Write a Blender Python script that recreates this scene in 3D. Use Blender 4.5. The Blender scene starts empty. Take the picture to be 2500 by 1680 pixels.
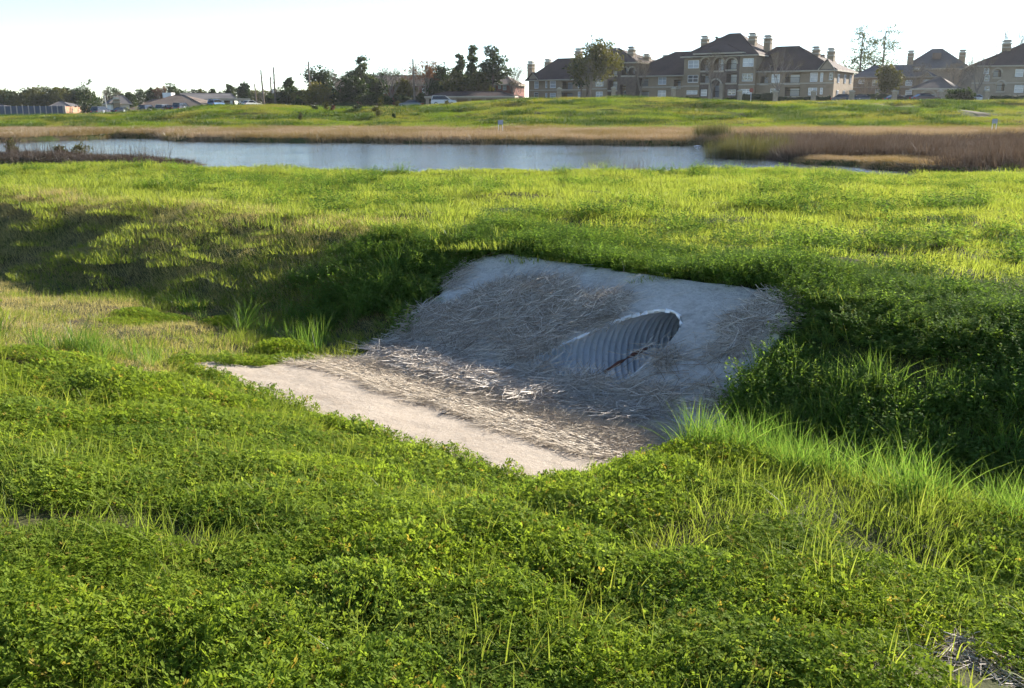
import bpy, math, random
import numpy as np
from mathutils import Vector

# ------------------------------------------------------------------ camera, sky, sun, exposure
R = math.radians
SC = bpy.context.scene
COL = SC.collection
EYE = 1.65
PITCH = R(14.0)
FPX = 2300.0                       # focal length in pixels of the 2500 px wide photograph
cam_d = bpy.data.cameras.new('camera')
cam_d.sensor_width = 36.0
cam_d.lens = 36.0 * FPX / 2500.0
cam_d.clip_start = 0.05
cam_d.clip_end = 9000.0
cam = bpy.data.objects.new('camera', cam_d)
cam.location = (0, 0, EYE)
cam.rotation_euler = (R(90) - PITCH, 0, 0)
COL.objects.link(cam)
SC.camera = cam

SUN_AZ = 45.0                      # degrees to the right of the view direction
SUN_EL = 20.0
world = bpy.data.worlds.new('World')
SC.world = world
world.use_nodes = True
wn = world.node_tree
for n in list(wn.nodes):
    wn.nodes.remove(n)
w_out = wn.nodes.new('ShaderNodeOutputWorld')
w_bg = wn.nodes.new('ShaderNodeBackground')
w_sky = wn.nodes.new('ShaderNodeTexSky')
w_sky.sky_type = 'NISHITA'
w_sky.sun_disc = False
w_sky.sun_elevation = R(SUN_EL)
w_sky.sun_rotation = R(SUN_AZ)
w_sky.altitude = 0
w_sky.air_density = 0.7
w_sky.dust_density = 0.0
w_sky.ozone_density = 1.0
w_bg.inputs['Strength'].default_value = 0.058
wn.links.new(w_sky.outputs[0], w_bg.inputs[0])
wn.links.new(w_bg.outputs[0], w_out.inputs[0])

sun_d = bpy.data.lights.new('sun', 'SUN')
sun_d.energy = 3.5
sun_d.angle = R(0.55)
sun_d.color = (1.0, 0.93, 0.82)
sun = bpy.data.objects.new('sun', sun_d)
sun.rotation_euler = (R(90 - SUN_EL), 0, R(180 - SUN_AZ))
COL.objects.link(sun)
SC.view_settings.view_transform = 'Standard'
SC.view_settings.look = 'None'
SC.view_settings.exposure = 2.12
SC.view_settings.gamma = 1.0
SC.view_settings.use_curve_mapping = False
SC.cycles.max_bounces = 6
SC.cycles.diffuse_bounces = 3
SC.cycles.glossy_bounces = 2
SC.cycles.transmission_bounces = 4
SC.cycles.caustics_reflective = False
SC.cycles.caustics_refractive = False
SC.cycles.use_denoising = True
SC.cycles.denoiser = 'OPENIMAGEDENOISE'
SC.cycles.denoising_input_passes = 'RGB_ALBEDO_NORMAL'
SC.cycles.denoising_prefilter = 'ACCURATE'
SC.cycles.use_adaptive_sampling = True
SC.cycles.adaptive_threshold = 0.03

rng = np.random.default_rng(7)
random.seed(7)
CP, SP = math.cos(PITCH), math.sin(PITCH)
Q = math.sqrt(0.5)


def ray(px, py):
    d = (px - 1250.0) / FPX
    v = (840.0 - py) / FPX
    return np.array([d, CP + v * SP, -SP + v * CP])


def at_y(px, py, Y):
    """world point that shows at photograph pixel px,py and stands Y metres out"""
    r = ray(px, py)
    t = Y / r[1]
    return np.array([r[0] * t, Y, EYE + r[2] * t])


# ------------------------------------------------------------------ noise and terrain
def smooth(a, b, x):
    t = np.clip((np.asarray(x, float) - a) / (b - a), 0, 1)
    return t * t * (3 - 2 * t)


def vnoise(x, y, seed=0):
    x = np.asarray(x, float)
    y = np.asarray(y, float)
    xi = np.floor(x).astype(np.int64)
    yi = np.floor(y).astype(np.int64)
    fx = x - xi
    fy = y - yi
    fx = fx * fx * (3 - 2 * fx)
    fy = fy * fy * (3 - 2 * fy)

    def h(i, j):
        n = (i * 374761393 + j * 668265263 + seed * 1442695041) & 0xffffffff
        n = ((n ^ (n >> 13)) * 1274126177) & 0xffffffff
        n = (n ^ (n >> 16)) & 0xffffffff
        return n / 4294967295.0
    a = h(xi, yi); b = h(xi + 1, yi); c = h(xi, yi + 1); d = h(xi + 1, yi + 1)
    return (a * (1 - fx) + b * fx) * (1 - fy) + (c * (1 - fx) + d * fx) * fy


def fbm(x, y, seed=0, oct=3):
    r = 0.0; amp = 0.5; tot = 0
    for o in range(oct):
        r = r + amp * vnoise(x * 2 ** o + 17.3 * o, y * 2 ** o - 9.1 * o, seed + o)
        tot += amp
        amp *= 0.5
    return r / tot


UT = [-40, -25, -19, -16, -12, -9, -4.2, -3.2, -1, 2, 8, 20]
T_TOEF = [2.8, 4.0, 4.55, 4.95, 5.4, 5.9, 5.95, 5.95, 5.95, 6.0, 6.2, 6.5]
T_RIMF = [4.6, 5.8, 6.65, 7.3, 7.75, 7.8, 7.8, 7.8, 7.85, 7.9, 8.0, 8.2]
T_B = [-.55, -.72, -.78, -.80, -.80, -.75, -.75, -.80, -.86, -.9, -1.0, -1.1]
T_TOEN = [2.0, 3.2, 4.0, 4.4, 4.9, 5.1, 5.1, 5.2, 5.3, 5.35, 5.4, 5.6]
# far crest of the basin: photograph column -> row, turned into heights at 150 m
CR_X = np.array([-900, 0, 150, 300, 450, 550, 700, 830, 1000, 1150, 1280, 1500, 1620, 1720, 1830, 2120, 2500, 3400])
CR_Y = np.array([290, 287, 284, 279, 273, 261, 259, 266, 264, 252, 245, 241, 243, 248, 251, 250, 249, 249])
XS_T = [-140, -90, -56, -50, -45, -39, -34, -25, 0, 17, 26, 120]
YF_T = [62, 74, 92, 97, 109, 107, 98, 96, 90, 86, 82, 70]
YR_T = [20, 36, 50, 55, 60, 66, 75, 87, 95]
XR_T = [32, 26, 20.5, 18.5, 16.5, 18, 19.0, 19, 18.5]


def y_near(x):
    return 29.4 - 0.10 * x + 0.5 * np.sin(x * 0.33) + 0.3 * np.sin(x * 0.9 + 1)


def crest_z(x, y):
    col = 1250 + FPX * x / np.maximum(y, 1) * CP
    row = np.interp(col, CR_X, CR_Y)
    return EYE + (266 - row) * 0.0633


def terrain(x, y, bumps=True):
    x = np.asarray(x, float); y = np.asarray(y, float)
    s = (x + y) * Q
    u = (x - y) * Q
    toef = np.interp(u, UT, T_TOEF); rimf = np.interp(u, UT, T_RIMF)
    b = np.interp(u, UT, T_B); toen = np.interp(u, UT, T_TOEN)
    # near side of the ditch
    d = toen - s
    zl = b + 0.11 * np.clip(d, 0, 1.35) + 0.285 * np.maximum(d - 1.35, 0)
    zl = 0.06 - np.log1p(np.exp(np.clip((0.06 - zl) * 9, -30, 30))) / 9
    zr = b + (-0.27 - b) * smooth(0.0, 0.75, d) + 0.085 * np.maximum(d - 0.4, 0)
    zr = 0.06 - np.log1p(np.exp(np.clip((0.06 - zr) * 9, -30, 30))) / 9
    k = smooth(-3.9, -2.6, u)
    near = zl * (1 - k) + zr * k
    # far side
    tt = np.clip((s - toef) / (rimf - toef), 0, 1.6)
    lb = smooth(-8.7, -10.2, u)
    far = b + (.04 * lb - b) * np.minimum(tt, 1) - .04 * lb * smooth(0, 4.5, s - rimf)
    ee = np.clip((s - rimf) / 0.5, -1, 1)
    far = far - 0.045 * (1 - np.abs(ee)) ** 2
    z = np.where(s < toen, near, np.where(s < toef, b, far))
    z = np.where(s >= toen, np.where(s < toef, b, far), near)
    dist = np.hypot(x, y)
    wt = 1.0
    if bumps:
        con = concrete_mask(u, s)
        wt = 1 - con
        n = (fbm(x / 1.3, y / 1.3, 3) - .5) * 0.22 + (fbm(x / .4, y / .4, 8) - .5) * 0.06
        n2 = (fbm(x / 3.5, y / 3.5, 21) - .5) * 0.22 * smooth(9, 14, y)
        z = z + (n + n2) * wt
    # pond, marsh, far bank
    yn = y_near(x)
    drop = smooth(0.0, 6.5, y - yn) * 2.2 + .24 * smooth(16, 28, y)
    zp = z - drop
    yf = np.interp(x, XS_T, YF_T)
    if bumps:
        yf = yf + (fbm(x / 4.0, x * 0 + 3.0, 5) - .5) * 2.2
    xr = np.interp(y, YR_T, XR_T) + (fbm(y / 2.5, y * 0 + 1, 15) - .5) * 2.0
    marsh = smooth(-1.2, 1.0, x - xr) * smooth(3.0, 6.5, y - yn) * (1 - smooth(-4, 1, y - yf))
    zp = zp * (1 - marsh) + (-1.22 + (fbm(x / 3, y / 3, 31) - .5) * .3) * marsh
    spit = np.exp(-(((x + 32) / 16.5) ** 4 + ((y - 55) / 3.4) ** 4))
    zp = zp + spit * 1.5
    yb = np.interp(x, [-120, -60, -30, 0, 30, 80], [104, 116, 112, 107, 103, 98])
    zb = np.interp(x, [-120, -60, -20, 30, 80], [-.7, -.65, -.45, -.35, -.2])
    bench = -1.95 + smooth(-1.2, .9, y - yf) * .85 + np.clip((y - yf) / np.maximum(yb - yf, 4), 0, 1) * (zb + 1.1)
    yc = 150.0
    cz = crest_z(x, np.maximum(y, 100))
    tb = smooth(0, 1, (y - yb) / (yc - yb))
    up = zb + (cz - zb) * (0.55 * tb + 0.45 * np.clip((y - yb) / (yc - yb), 0, 1))
    if bumps:
        up = up + (fbm(x / 9, y / 5, 41) - .5) * 1.0 * smooth(yb, yb + 8, y) * (1 - .7 * smooth(136, 150, y)) + (fbm(x / 3.2, y / 2.0, 43) - .5) * .42 * smooth(yb, yb + 8, y)
    farz = np.where(y > yb, up, bench)
    back = np.where(cz < EYE, cz - np.clip((y - yc) / 90, 0, 1) * 0.75, cz + 0 * y)
    farz = np.where(y > yc, back, farz)
    blend = smooth(-1.5, -.2, y - yf)
    return np.where(y > yf - 1.5, zp * (1 - blend) + farz * blend, zp)


# concrete footprint in ditch coordinates: u along the ditch, s across it

def con_left(s):
    return np.interp(s, [3.7, 4.2, 4.9, 5.3, 5.9, 6.6, 7.3, 7.6, 7.85], [-7.7, -7.65, -7.5, -7.5, -7.6, -7.85, -8.1, -8.1, -7.9])


def con_right(s):
    return np.interp(s, [3.7, 4.2, 4.8, 5.9, 6.6, 7.3, 7.7, 7.9], [-2.75, -3.0, -3.15, -3.7, -3.85, -3.95, -4.05, -4.5])


def con_near(u):
    return np.interp(u, [-8.5, -7.5, -5.5, -3.5], [3.55, 3.66, 3.72, 4.0])


def concrete_sd(u, s):
    """positive inside the paved footprint"""
    wob = (fbm(u * 1.7, s * 1.7, 77) - .5) * .10 + (fbm(u * 2.6, s * 2.6, 78) - .5) * .55 * smooth(-7.2, -8.0, u) * smooth(5.2, 4.6, s)
    return np.minimum.reduce([u - con_left(s), con_right(s) - u, s - con_near(u), 7.80 - s + np.zeros_like(u)]) + wob


def concrete_mask(u, s):
    return smooth(-.35, .0, concrete_sd(u, s))


def ground_hit(px, py, tmax=400):
    """where the sight line through photograph pixel px,py meets the terrain"""
    r = ray(px, py)
    t = np.geomspace(1.5, tmax, 3000)
    x, y, z = r[0] * t, r[1] * t, EYE + r[2] * t
    below = z < terrain(x, y, False)
    i = int(np.argmax(below)) if below.any() else len(t) - 1
    return np.array([x[i], y[i], z[i]])


# ------------------------------------------------------------------ helpers
def tag(o, label=None, cat=None, group=None, kind=None):
    if label: o['label'] = label
    if cat: o['category'] = cat
    if group: o['group'] = group
    if kind: o['kind'] = kind
    return o


def mesh_obj(name, verts, faces, mat, parent=None, link=True, smooth_sh=False, mats=None, midx=None):
    me = bpy.data.meshes.new(name)
    me.from_pydata([tuple(map(float, v)) for v in verts], [], [tuple(map(int, f)) for f in faces])
    if mats:
        for m in mats:
            me.materials.append(m)
        if midx is not None:
            me.polygons.foreach_set('material_index', np.asarray(midx, np.int32))
    else:
        me.materials.append(mat)
    if smooth_sh:
        me.polygons.foreach_set('use_smooth', np.ones(len(me.polygons), bool))
    me.update()
    o = bpy.data.objects.new(name, me)
    if link:
        COL.objects.link(o)
    if parent:
        o.parent = parent
    return o


def fast_mesh(name, V, F, mat, smooth_sh=False, link=True, parent=None, attr=None):
    """V (n,3) floats, F (m,k) ints with a constant k"""
    V = np.ascontiguousarray(V, np.float32); F = np.ascontiguousarray(F, np.int32)
    me = bpy.data.meshes.new(name)
    me.vertices.add(len(V)); me.vertices.foreach_set('co', V.ravel())
    k = F.shape[1]
    me.loops.add(F.size); me.loops.foreach_set('vertex_index', F.ravel())
    me.polygons.add(len(F))
    me.polygons.foreach_set('loop_start', np.arange(0, F.size, k, dtype=np.int32))
    if smooth_sh:
        me.polygons.foreach_set('use_smooth', np.ones(len(F), bool))
    me.materials.append(mat)
    if attr is not None:
        a = me.attributes.new('tint', 'FLOAT', 'POINT')
        a.data.foreach_set('value', np.asarray(attr, np.float32))
    me.update(calc_edges=True); me.validate()
    o = bpy.data.objects.new(name, me)
    if link: COL.objects.link(o)
    if parent: o.parent = parent
    return o


class MB:
    """collects boxes, prisms and tubes for one mesh"""
    def __init__(self):
        self.v = []; self.f = []

    def add(self, vs, fs):
        n = len(self.v)
        self.v += [tuple(p) for p in vs]
        self.f += [tuple(i + n for i in q) for q in fs]
        return self

    def box(self, x0, x1, y0, y1, z0, z1):
        return self.add([(x0, y0, z0), (x1, y0, z0), (x1, y1, z0), (x0, y1, z0), (x0, y0, z1), (x1, y0, z1), (x1, y1, z1), (x0, y1, z1)],
                        [(0, 3, 2, 1), (4, 5, 6, 7), (0, 1, 5, 4), (1, 2, 6, 5), (2, 3, 7, 6), (3, 0, 4, 7)])

    def tube(self, pts, radii, n=6, cap=True):
        pts = [np.asarray(p, float) for p in pts]
        base = len(self.v)
        for i, p in enumerate(pts):
            a = pts[max(i - 1, 0)]; c = pts[min(i + 1, len(pts) - 1)]
            t = c - a
            t = t / (np.linalg.norm(t) + 1e-9)
            r = np.array([1.0, 0, 0]) if abs(t[0]) < .8 else np.array([0, 1.0, 0])
            e1 = np.cross(t, r); e1 /= np.linalg.norm(e1)
            e2 = np.cross(t, e1)
            for k in range(n):
                th = 2 * math.pi * k / n
                self.v.append(tuple(p + radii[i] * (math.cos(th) * e1 + math.sin(th) * e2)))
        for i in range(len(pts) - 1):
            for k in range(n):
                a = base + i * n + k; b = base + i * n + (k + 1) % n
                self.f.append((a, b, b + n, a + n))
        if cap:
            self.f.append(tuple(base + k for k in range(n))[::-1])
            self.f.append(tuple(base + (len(pts) - 1) * n + k for k in range(n)))
        return self

    def build(self, name, mat, parent=None, link=True, sm=False):
        return mesh_obj(name, self.v, self.f, mat, parent, link, sm)


def empty(name, loc=(0, 0, 0), rz=0.0):
    o = bpy.data.objects.new(name, None)
    o.empty_display_size = 0.2
    o.location = loc
    o.rotation_euler = (0, 0, rz)
    COL.objects.link(o)
    return o


# ------------------------------------------------------------------ materials
def new_mat(name):
    m = bpy.data.materials.new(name)
    m.use_nodes = True
    nt = m.node_tree
    for n in list(nt.nodes):
        nt.nodes.remove(n)
    out = nt.nodes.new('ShaderNodeOutputMaterial')
    return m, nt, out


def nd(nt, typ, **kw):
    n = nt.nodes.new(typ)
    for k, v in kw.items():
        if k.startswith('i_'):
            n.inputs[k[2:].replace('_', ' ')].default_value = v
        else:
            setattr(n, k, v)
    return n


def ramp(nt, src, stops):
    r = nt.nodes.new('ShaderNodeValToRGB')
    e = r.color_ramp.elements
    while len(e) < len(stops):
        e.new(0.5)
    for el, (p, c) in zip(e, stops):
        el.position = p
        el.color = (*c, 1)
    nt.links.new(src, r.inputs[0])
    return r.outputs[0]


def noise(nt, scale, detail=4, rough=.55, coord=None, out='Fac', dist=0.0):
    n = nt.nodes.new('ShaderNodeTexNoise')
    n.inputs['Scale'].default_value = scale
    n.inputs['Detail'].default_value = detail
    n.inputs['Roughness'].default_value = rough
    n.inputs['Distortion'].default_value = dist
    if coord is not None:
        nt.links.new(coord, n.inputs['Vector'])
    return n.outputs[out]


def mixc(nt, fac, a, b, mode='MIX'):
    m = nt.nodes.new('ShaderNodeMix')
    m.data_type = 'RGBA'
    m.blend_type = mode
    for sock, val in ((m.inputs[0], fac), (m.inputs[6], a), (m.inputs[7], b)):
        if hasattr(val, 'is_output'):
            nt.links.new(val, sock)
        elif isinstance(val, (int, float)):
            sock.default_value = val
        else:
            sock.default_value = (*val, 1)
    return m.outputs[2]


def principled(nt, out, color, rough=.8, metal=0.0, spec=.3, bump=None, bstr=.3, bdist=.02):
    p = nt.nodes.new('ShaderNodeBsdfPrincipled')
    if hasattr(color, 'is_output'):
        nt.links.new(color, p.inputs['Base Color'])
    else:
        p.inputs['Base Color'].default_value = (*color, 1)
    if hasattr(rough, 'is_output'):
        nt.links.new(rough, p.inputs['Roughness'])
    else:
        p.inputs['Roughness'].default_value = rough
    p.inputs['Metallic'].default_value = metal
    p.inputs['Specular IOR Level'].default_value = spec
    if bump is not None:
        b = nt.nodes.new('ShaderNodeBump')
        b.inputs['Strength'].default_value = bstr
        b.inputs['Distance'].default_value = bdist
        nt.links.new(bump, b.inputs['Height'])
        nt.links.new(b.outputs[0], p.inputs['Normal'])
    nt.links.new(p.outputs[0], out.inputs[0])
    return p


def simple_mat(name, color, rough=.8, metal=0.0, spec=.3, var=.25, scale=3.0, bstr=.15):
    m, nt, out = new_mat(name)
    pos = nd(nt, 'ShaderNodeNewGeometry').outputs['Position']
    n = noise(nt, scale, 4, .6, pos)
    lo = tuple(c * (1 - var) for c in color); hi = tuple(min(1, c * (1 + var)) for c in color)
    c = ramp(nt, n, [(.3, lo), (.7, hi)])
    principled(nt, out, c, rough, metal, spec, bump=n, bstr=bstr)
    return m


def leaf_mat(name, c_lo, c_mid, c_hi, trans=.5, spec=.35, rough=.45, patch=None, patch_scale=.5, dry=None, dry_amt=.0, trans_tint=(1.2, 1.15, .65), k=1.0):
    """thin leaf: diffuse, translucent and a soft sheen; colour varies per blade, per clump and in patches"""
    m, nt, out = new_mat(name)
    c_lo, c_mid, c_hi = (tuple(q * k for q in c) for c in (c_lo, c_mid, c_hi))
    patch = tuple(q * k for q in patch) if patch else None
    at = nd(nt, 'ShaderNodeAttribute', attribute_name='tint')
    oi = nd(nt, 'ShaderNodeObjectInfo')
    geo = nd(nt, 'ShaderNodeNewGeometry')
    ad = nd(nt, 'ShaderNodeMath', operation='MULTIPLY_ADD')
    nt.links.new(oi.outputs['Random'], ad.inputs[0]); ad.inputs[1].default_value = .45
    nt.links.new(at.outputs['Fac'], ad.inputs[2])
    col = ramp(nt, ad.outputs[0], [(.1, c_lo), (.6, c_mid), (1.2 if False else 1.0, c_hi)])
    if patch is not None:
        n = noise(nt, patch_scale, 3, .6, geo.outputs['Position'])
        f = ramp(nt, n, [(.42, (0, 0, 0)), (.62, (1, 1, 1))])
        fm = nd(nt, 'ShaderNodeMath', operation='MULTIPLY'); nt.links.new(f, fm.inputs[0]); fm.inputs[1].default_value = .75
        col = mixc(nt, fm.outputs[0], col, patch)
    if dry is not None:
        gt = nd(nt, 'ShaderNodeMath', operation='GREATER_THAN')
        fr = nd(nt, 'ShaderNodeMath', operation='FRACT'); ml = nd(nt, 'ShaderNodeMath', operation='MULTIPLY')
        nt.links.new(at.outputs['Fac'], ml.inputs[0]); ml.inputs[1].default_value = 37.31
        nt.links.new(ml.outputs[0], fr.inputs[0]); nt.links.new(fr.outputs[0], gt.inputs[0]); gt.inputs[1].default_value = 1 - dry_amt
        col = mixc(nt, gt.outputs[0], col, dry)
    df = nd(nt, 'ShaderNodeBsdfDiffuse'); nt.links.new(col, df.inputs[0])
    gl = nd(nt, 'ShaderNodeBsdfGlossy'); gl.inputs['Roughness'].default_value = rough
    fz = nd(nt, 'ShaderNodeFresnel'); fz.inputs[0].default_value = 1.42
    fk = nd(nt, 'ShaderNodeMath', operation='MULTIPLY'); nt.links.new(fz.outputs[0], fk.inputs[0]); fk.inputs[1].default_value = spec
    p = nd(nt, 'ShaderNodeMixShader')
    nt.links.new(fk.outputs[0], p.inputs[0]); nt.links.new(df.outputs[0], p.inputs[1]); nt.links.new(gl.outputs[0], p.inputs[2])
    t = nd(nt, 'ShaderNodeBsdfTranslucent')
    tc = mixc(nt, 1.0, col, trans_tint, 'MULTIPLY')
    nt.links.new(tc, t.inputs[0])
    mx = nd(nt, 'ShaderNodeMixShader'); mx.inputs[0].default_value = trans
    nt.links.new(p.outputs[0], mx.inputs[1]); nt.links.new(t.outputs[0], mx.inputs[2])
    nt.links.new(mx.outputs[0], out.inputs[0])
    return m

# ------------------------------------------------------------------ ground sheet
def build_ground():
    ang = np.concatenate([np.arange(-180, -46, 4.0), np.arange(-46, 46.01, .32), np.arange(50, 180.1, 4.0)])
    rad = [0.05, .3, .6]
    r = .9
    while r < 4200:
        rad.append(r)
        r *= 1.0105 if r < 160 else 1.05
    rad = np.array(rad)
    A, RR = np.meshgrid(np.radians(ang), rad)
    X = np.sin(A) * RR; Y = np.cos(A) * RR
    Z = terrain(X, Y)
    na, nr = len(ang), len(rad)
    V = np.stack([X, Y, Z], -1).reshape(-1, 3)
    i = np.arange(nr - 1)[:, None] * na; j = np.arange(na - 1)[None, :]
    a = (i + j).ravel()
    F = np.stack([a, a + 1, a + na + 1, a + na], -1)[:, ::-1]
    cx = V[F, 0].mean(1); cy = V[F, 1].mean(1)
    sd = concrete_sd((cx - cy) * Q, (cx + cy) * Q)
    F = F[sd < 0.16]
    m, nt, out = new_mat('soil_and_thatch')
    pos = nd(nt, 'ShaderNodeNewGeometry').outputs['Position']
    n1 = noise(nt, .35, 5, .6, pos); n2 = noise(nt, 9, 5, .65, pos)
    soil = ramp(nt, n2, [(.3, (.035, .028, .016)), (.7, (.12, .095, .055))])
    green = ramp(nt, n2, [(.3, (.028, .045, .010)), (.7, (.075, .105, .022))])
    f = ramp(nt, n1, [(.4, (0, 0, 0)), (.6, (1, 1, 1))])
    c = mixc(nt, f, green, soil)
    principled(nt, out, c, .95, 0, .1, bump=n2, bstr=.5, bdist=.05)
    o = fast_mesh('ground', V, F, m, smooth_sh=True)
    tag(o, kind='structure')
    return o


build_ground()

# ------------------------------------------------------------------ culvert: sloped paving, floor slab and pipe
PIPE_AX = R(30); PC, PS = math.cos(PIPE_AX), math.sin(PIPE_AX)
PIPE_Q = 6.79; PIPE_Z = -0.72; PIPE_R = 0.52
CON_T = 0.035                                    # paving stands this much over the trimmed ground


def con_z(u, s):
    x = (s + u) * Q; y = (s - u) * Q
    z = terrain(x, y, False)
    return z + CON_T + (fbm(u * 1.1, s * 1.1, 51) - .5) * .05 + (fbm(u * 6, s * 6, 52) - .5) * .012


def pipe_sd(x, y, z):
    """positive inside the pipe bore, metres"""
    q = -PS * x + PC * y
    return (PIPE_R + .012) - np.hypot(q - PIPE_Q, z - PIPE_Z)


culvert = empty('culvert', (1.0, 8.4, -0.75))
tag(culvert, 'concrete paved culvert mouth with a corrugated steel pipe set in the ditch bank', 'culvert')
INV = Vector((-1.0, -8.4, 0.75))


def concrete_mat(nm, k, silt, bs=.9):
    m, nt, out = new_mat(nm)
    pos = nd(nt, 'ShaderNodeNewGeometry').outputs['Position']
    a = noise(nt, 1.6, 6, .65, pos); b = noise(nt, 26, 5, .7, pos); c3 = noise(nt, 7, 4, .6, pos, dist=.6)
    c = ramp(nt, a, [(.28, tuple(q * k for q in (.37, .345, .31))), (.5, tuple(q * k for q in (.49, .462, .42))), (.74, tuple(q * k for q in (.59, .56, .515)))])
    c = mixc(nt, .35, c, ramp(nt, b, [(.3, (.13, .12, .11)), (.52, (.44, .42, .39)), (.72, (.74, .72, .69))]))
    st = ramp(nt, c3, [(.52, (0, 0, 0)), (.72, (1, 1, 1))])
    fm = nd(nt, 'ShaderNodeMath', operation='MULTIPLY'); nt.links.new(st, fm.inputs[0]); fm.inputs[1].default_value = .45
    c = mixc(nt, fm.outputs[0], c, (.19, .165, .135))
    if silt:
        c = mixc(nt, .6, c, silt)
    ad = nd(nt, 'ShaderNodeMath', operation='ADD'); nt.links.new(b, ad.inputs[0]); nt.links.new(c3, ad.inputs[1])
    principled(nt, out, c, .88, 0, .25, bump=ad.outputs[0], bstr=bs, bdist=.03)
    return m


M_CON = concrete_mat('weathered_concrete', 1.32, None)
M_FLOORC = concrete_mat('silted_concrete', .66, (.36, .27, .18), .35)


def build_concrete():
    du = .025
    us = np.arange(-8.9, -2.9, du); ss = np.arange(3.5, 8.1, du)
    U, S = np.meshgrid(us, ss)
    sd = concrete_sd(U, S)
    # snap the outline of the slab to its edge
    e = 1e-3
    gx = (concrete_sd(U + e, S) - sd) / e; gy = (concrete_sd(U, S + e) - sd) / e
    gn = gx * gx + gy * gy + 1e-6
    mv = np.abs(sd) < du * .75
    U = np.where(mv, U - sd * gx / gn * .98, U); S = np.where(mv, S - sd * gy / gn * .98, S)
    Z = con_z(U, S)
    # snap to the mouth of the pipe
    for _ in range(6):
        X = (S + U) * Q; Y = (S - U) * Q
        pd = pipe_sd(X, Y, con_z(U, S))
        e = 1e-3
        g1 = (pipe_sd((S + U + e) * Q, (S - U - e) * Q, con_z(U + e, S)) - pd) / e
        g2 = (pipe_sd((S + e + U) * Q, (S + e - U) * Q, con_z(U, S + e)) - pd) / e
        gg = g1 * g1 + g2 * g2 + 1e-4
        a_ax = PC * X + PS * Y
        mv = (np.abs(pd) / np.sqrt(gg) < du * .8) & (a_ax > 3.2) & (a_ax < 6.6)
        U = np.where(mv, U - pd * g1 / gg, U); S = np.where(mv, S - pd * g2 / gg, S)
    Z = con_z(U, S)
    X = (S + U) * Q; Y = (S - U) * Q
    a_ax = PC * X + PS * Y
    ns, nu = U.shape
    idx = np.arange(ns * nu).reshape(ns, nu)
    F = np.stack([idx[:-1, :-1], idx[:-1, 1:], idx[1:, 1:], idx[1:, :-1]], -1).reshape(-1, 4)
    V = np.stack([X, Y, Z], -1).reshape(-1, 3)
    C = V[F].mean(1)
    cu = (C[:, 0] - C[:, 1]) * Q; cs = (C[:, 0] + C[:, 1]) * Q
    ca = PC * C[:, 0] + PS * C[:, 1]
    keep = (concrete_sd(cu, cs) > 0) & ~((pipe_sd(C[:, 0], C[:, 1], C[:, 2]) > 0) & (ca > 3.4) & (ca < 6.6) & (cs > 5.95))
    F = F[keep]; cs = cs[keep]
    V = V + np.array(INV)
    for nm, sel in (('paved_slope', cs >= 5.85), ('paved_floor', cs < 5.85)):
        f = F[sel]
        # skirt round the open edges gives the slab its thickness
        ed = {}
        for q in f:
            for k in range(4):
                a, b = int(q[k]), int(q[(k + 1) % 4])
                ed[(a, b)] = 1
        sk = [(a, b) for (a, b) in ed if (b, a) not in ed]
        used = np.unique(f)
        mp = -np.ones(len(V), int); mp[used] = np.arange(len(used))
        vv = [tuple(p) for p in V[used]]
        ff = [tuple(mp[list(q)]) for q in f]
        low = {}
        for a, b in sk:
            for p in (a, b):
                if p not in low:
                    low[p] = len(vv)
                    vv.append((V[p][0], V[p][1], V[p][2] - (.03 if abs(pipe_sd(V[p][0] - INV[0], V[p][1] - INV[1], V[p][2] - INV[2])) < .02 else .13)))
            ff.append((mp[b], mp[a], low[a], low[b]))
        o = mesh_obj(nm, vv, ff, M_CON if nm == 'paved_slope' else M_FLOORC, culvert)
        n = len(f)
        sm = np.zeros(len(o.data.polygons), bool); sm[:n] = True
        o.data.polygons.foreach_set('use_smooth', sm)


build_concrete()


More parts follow.
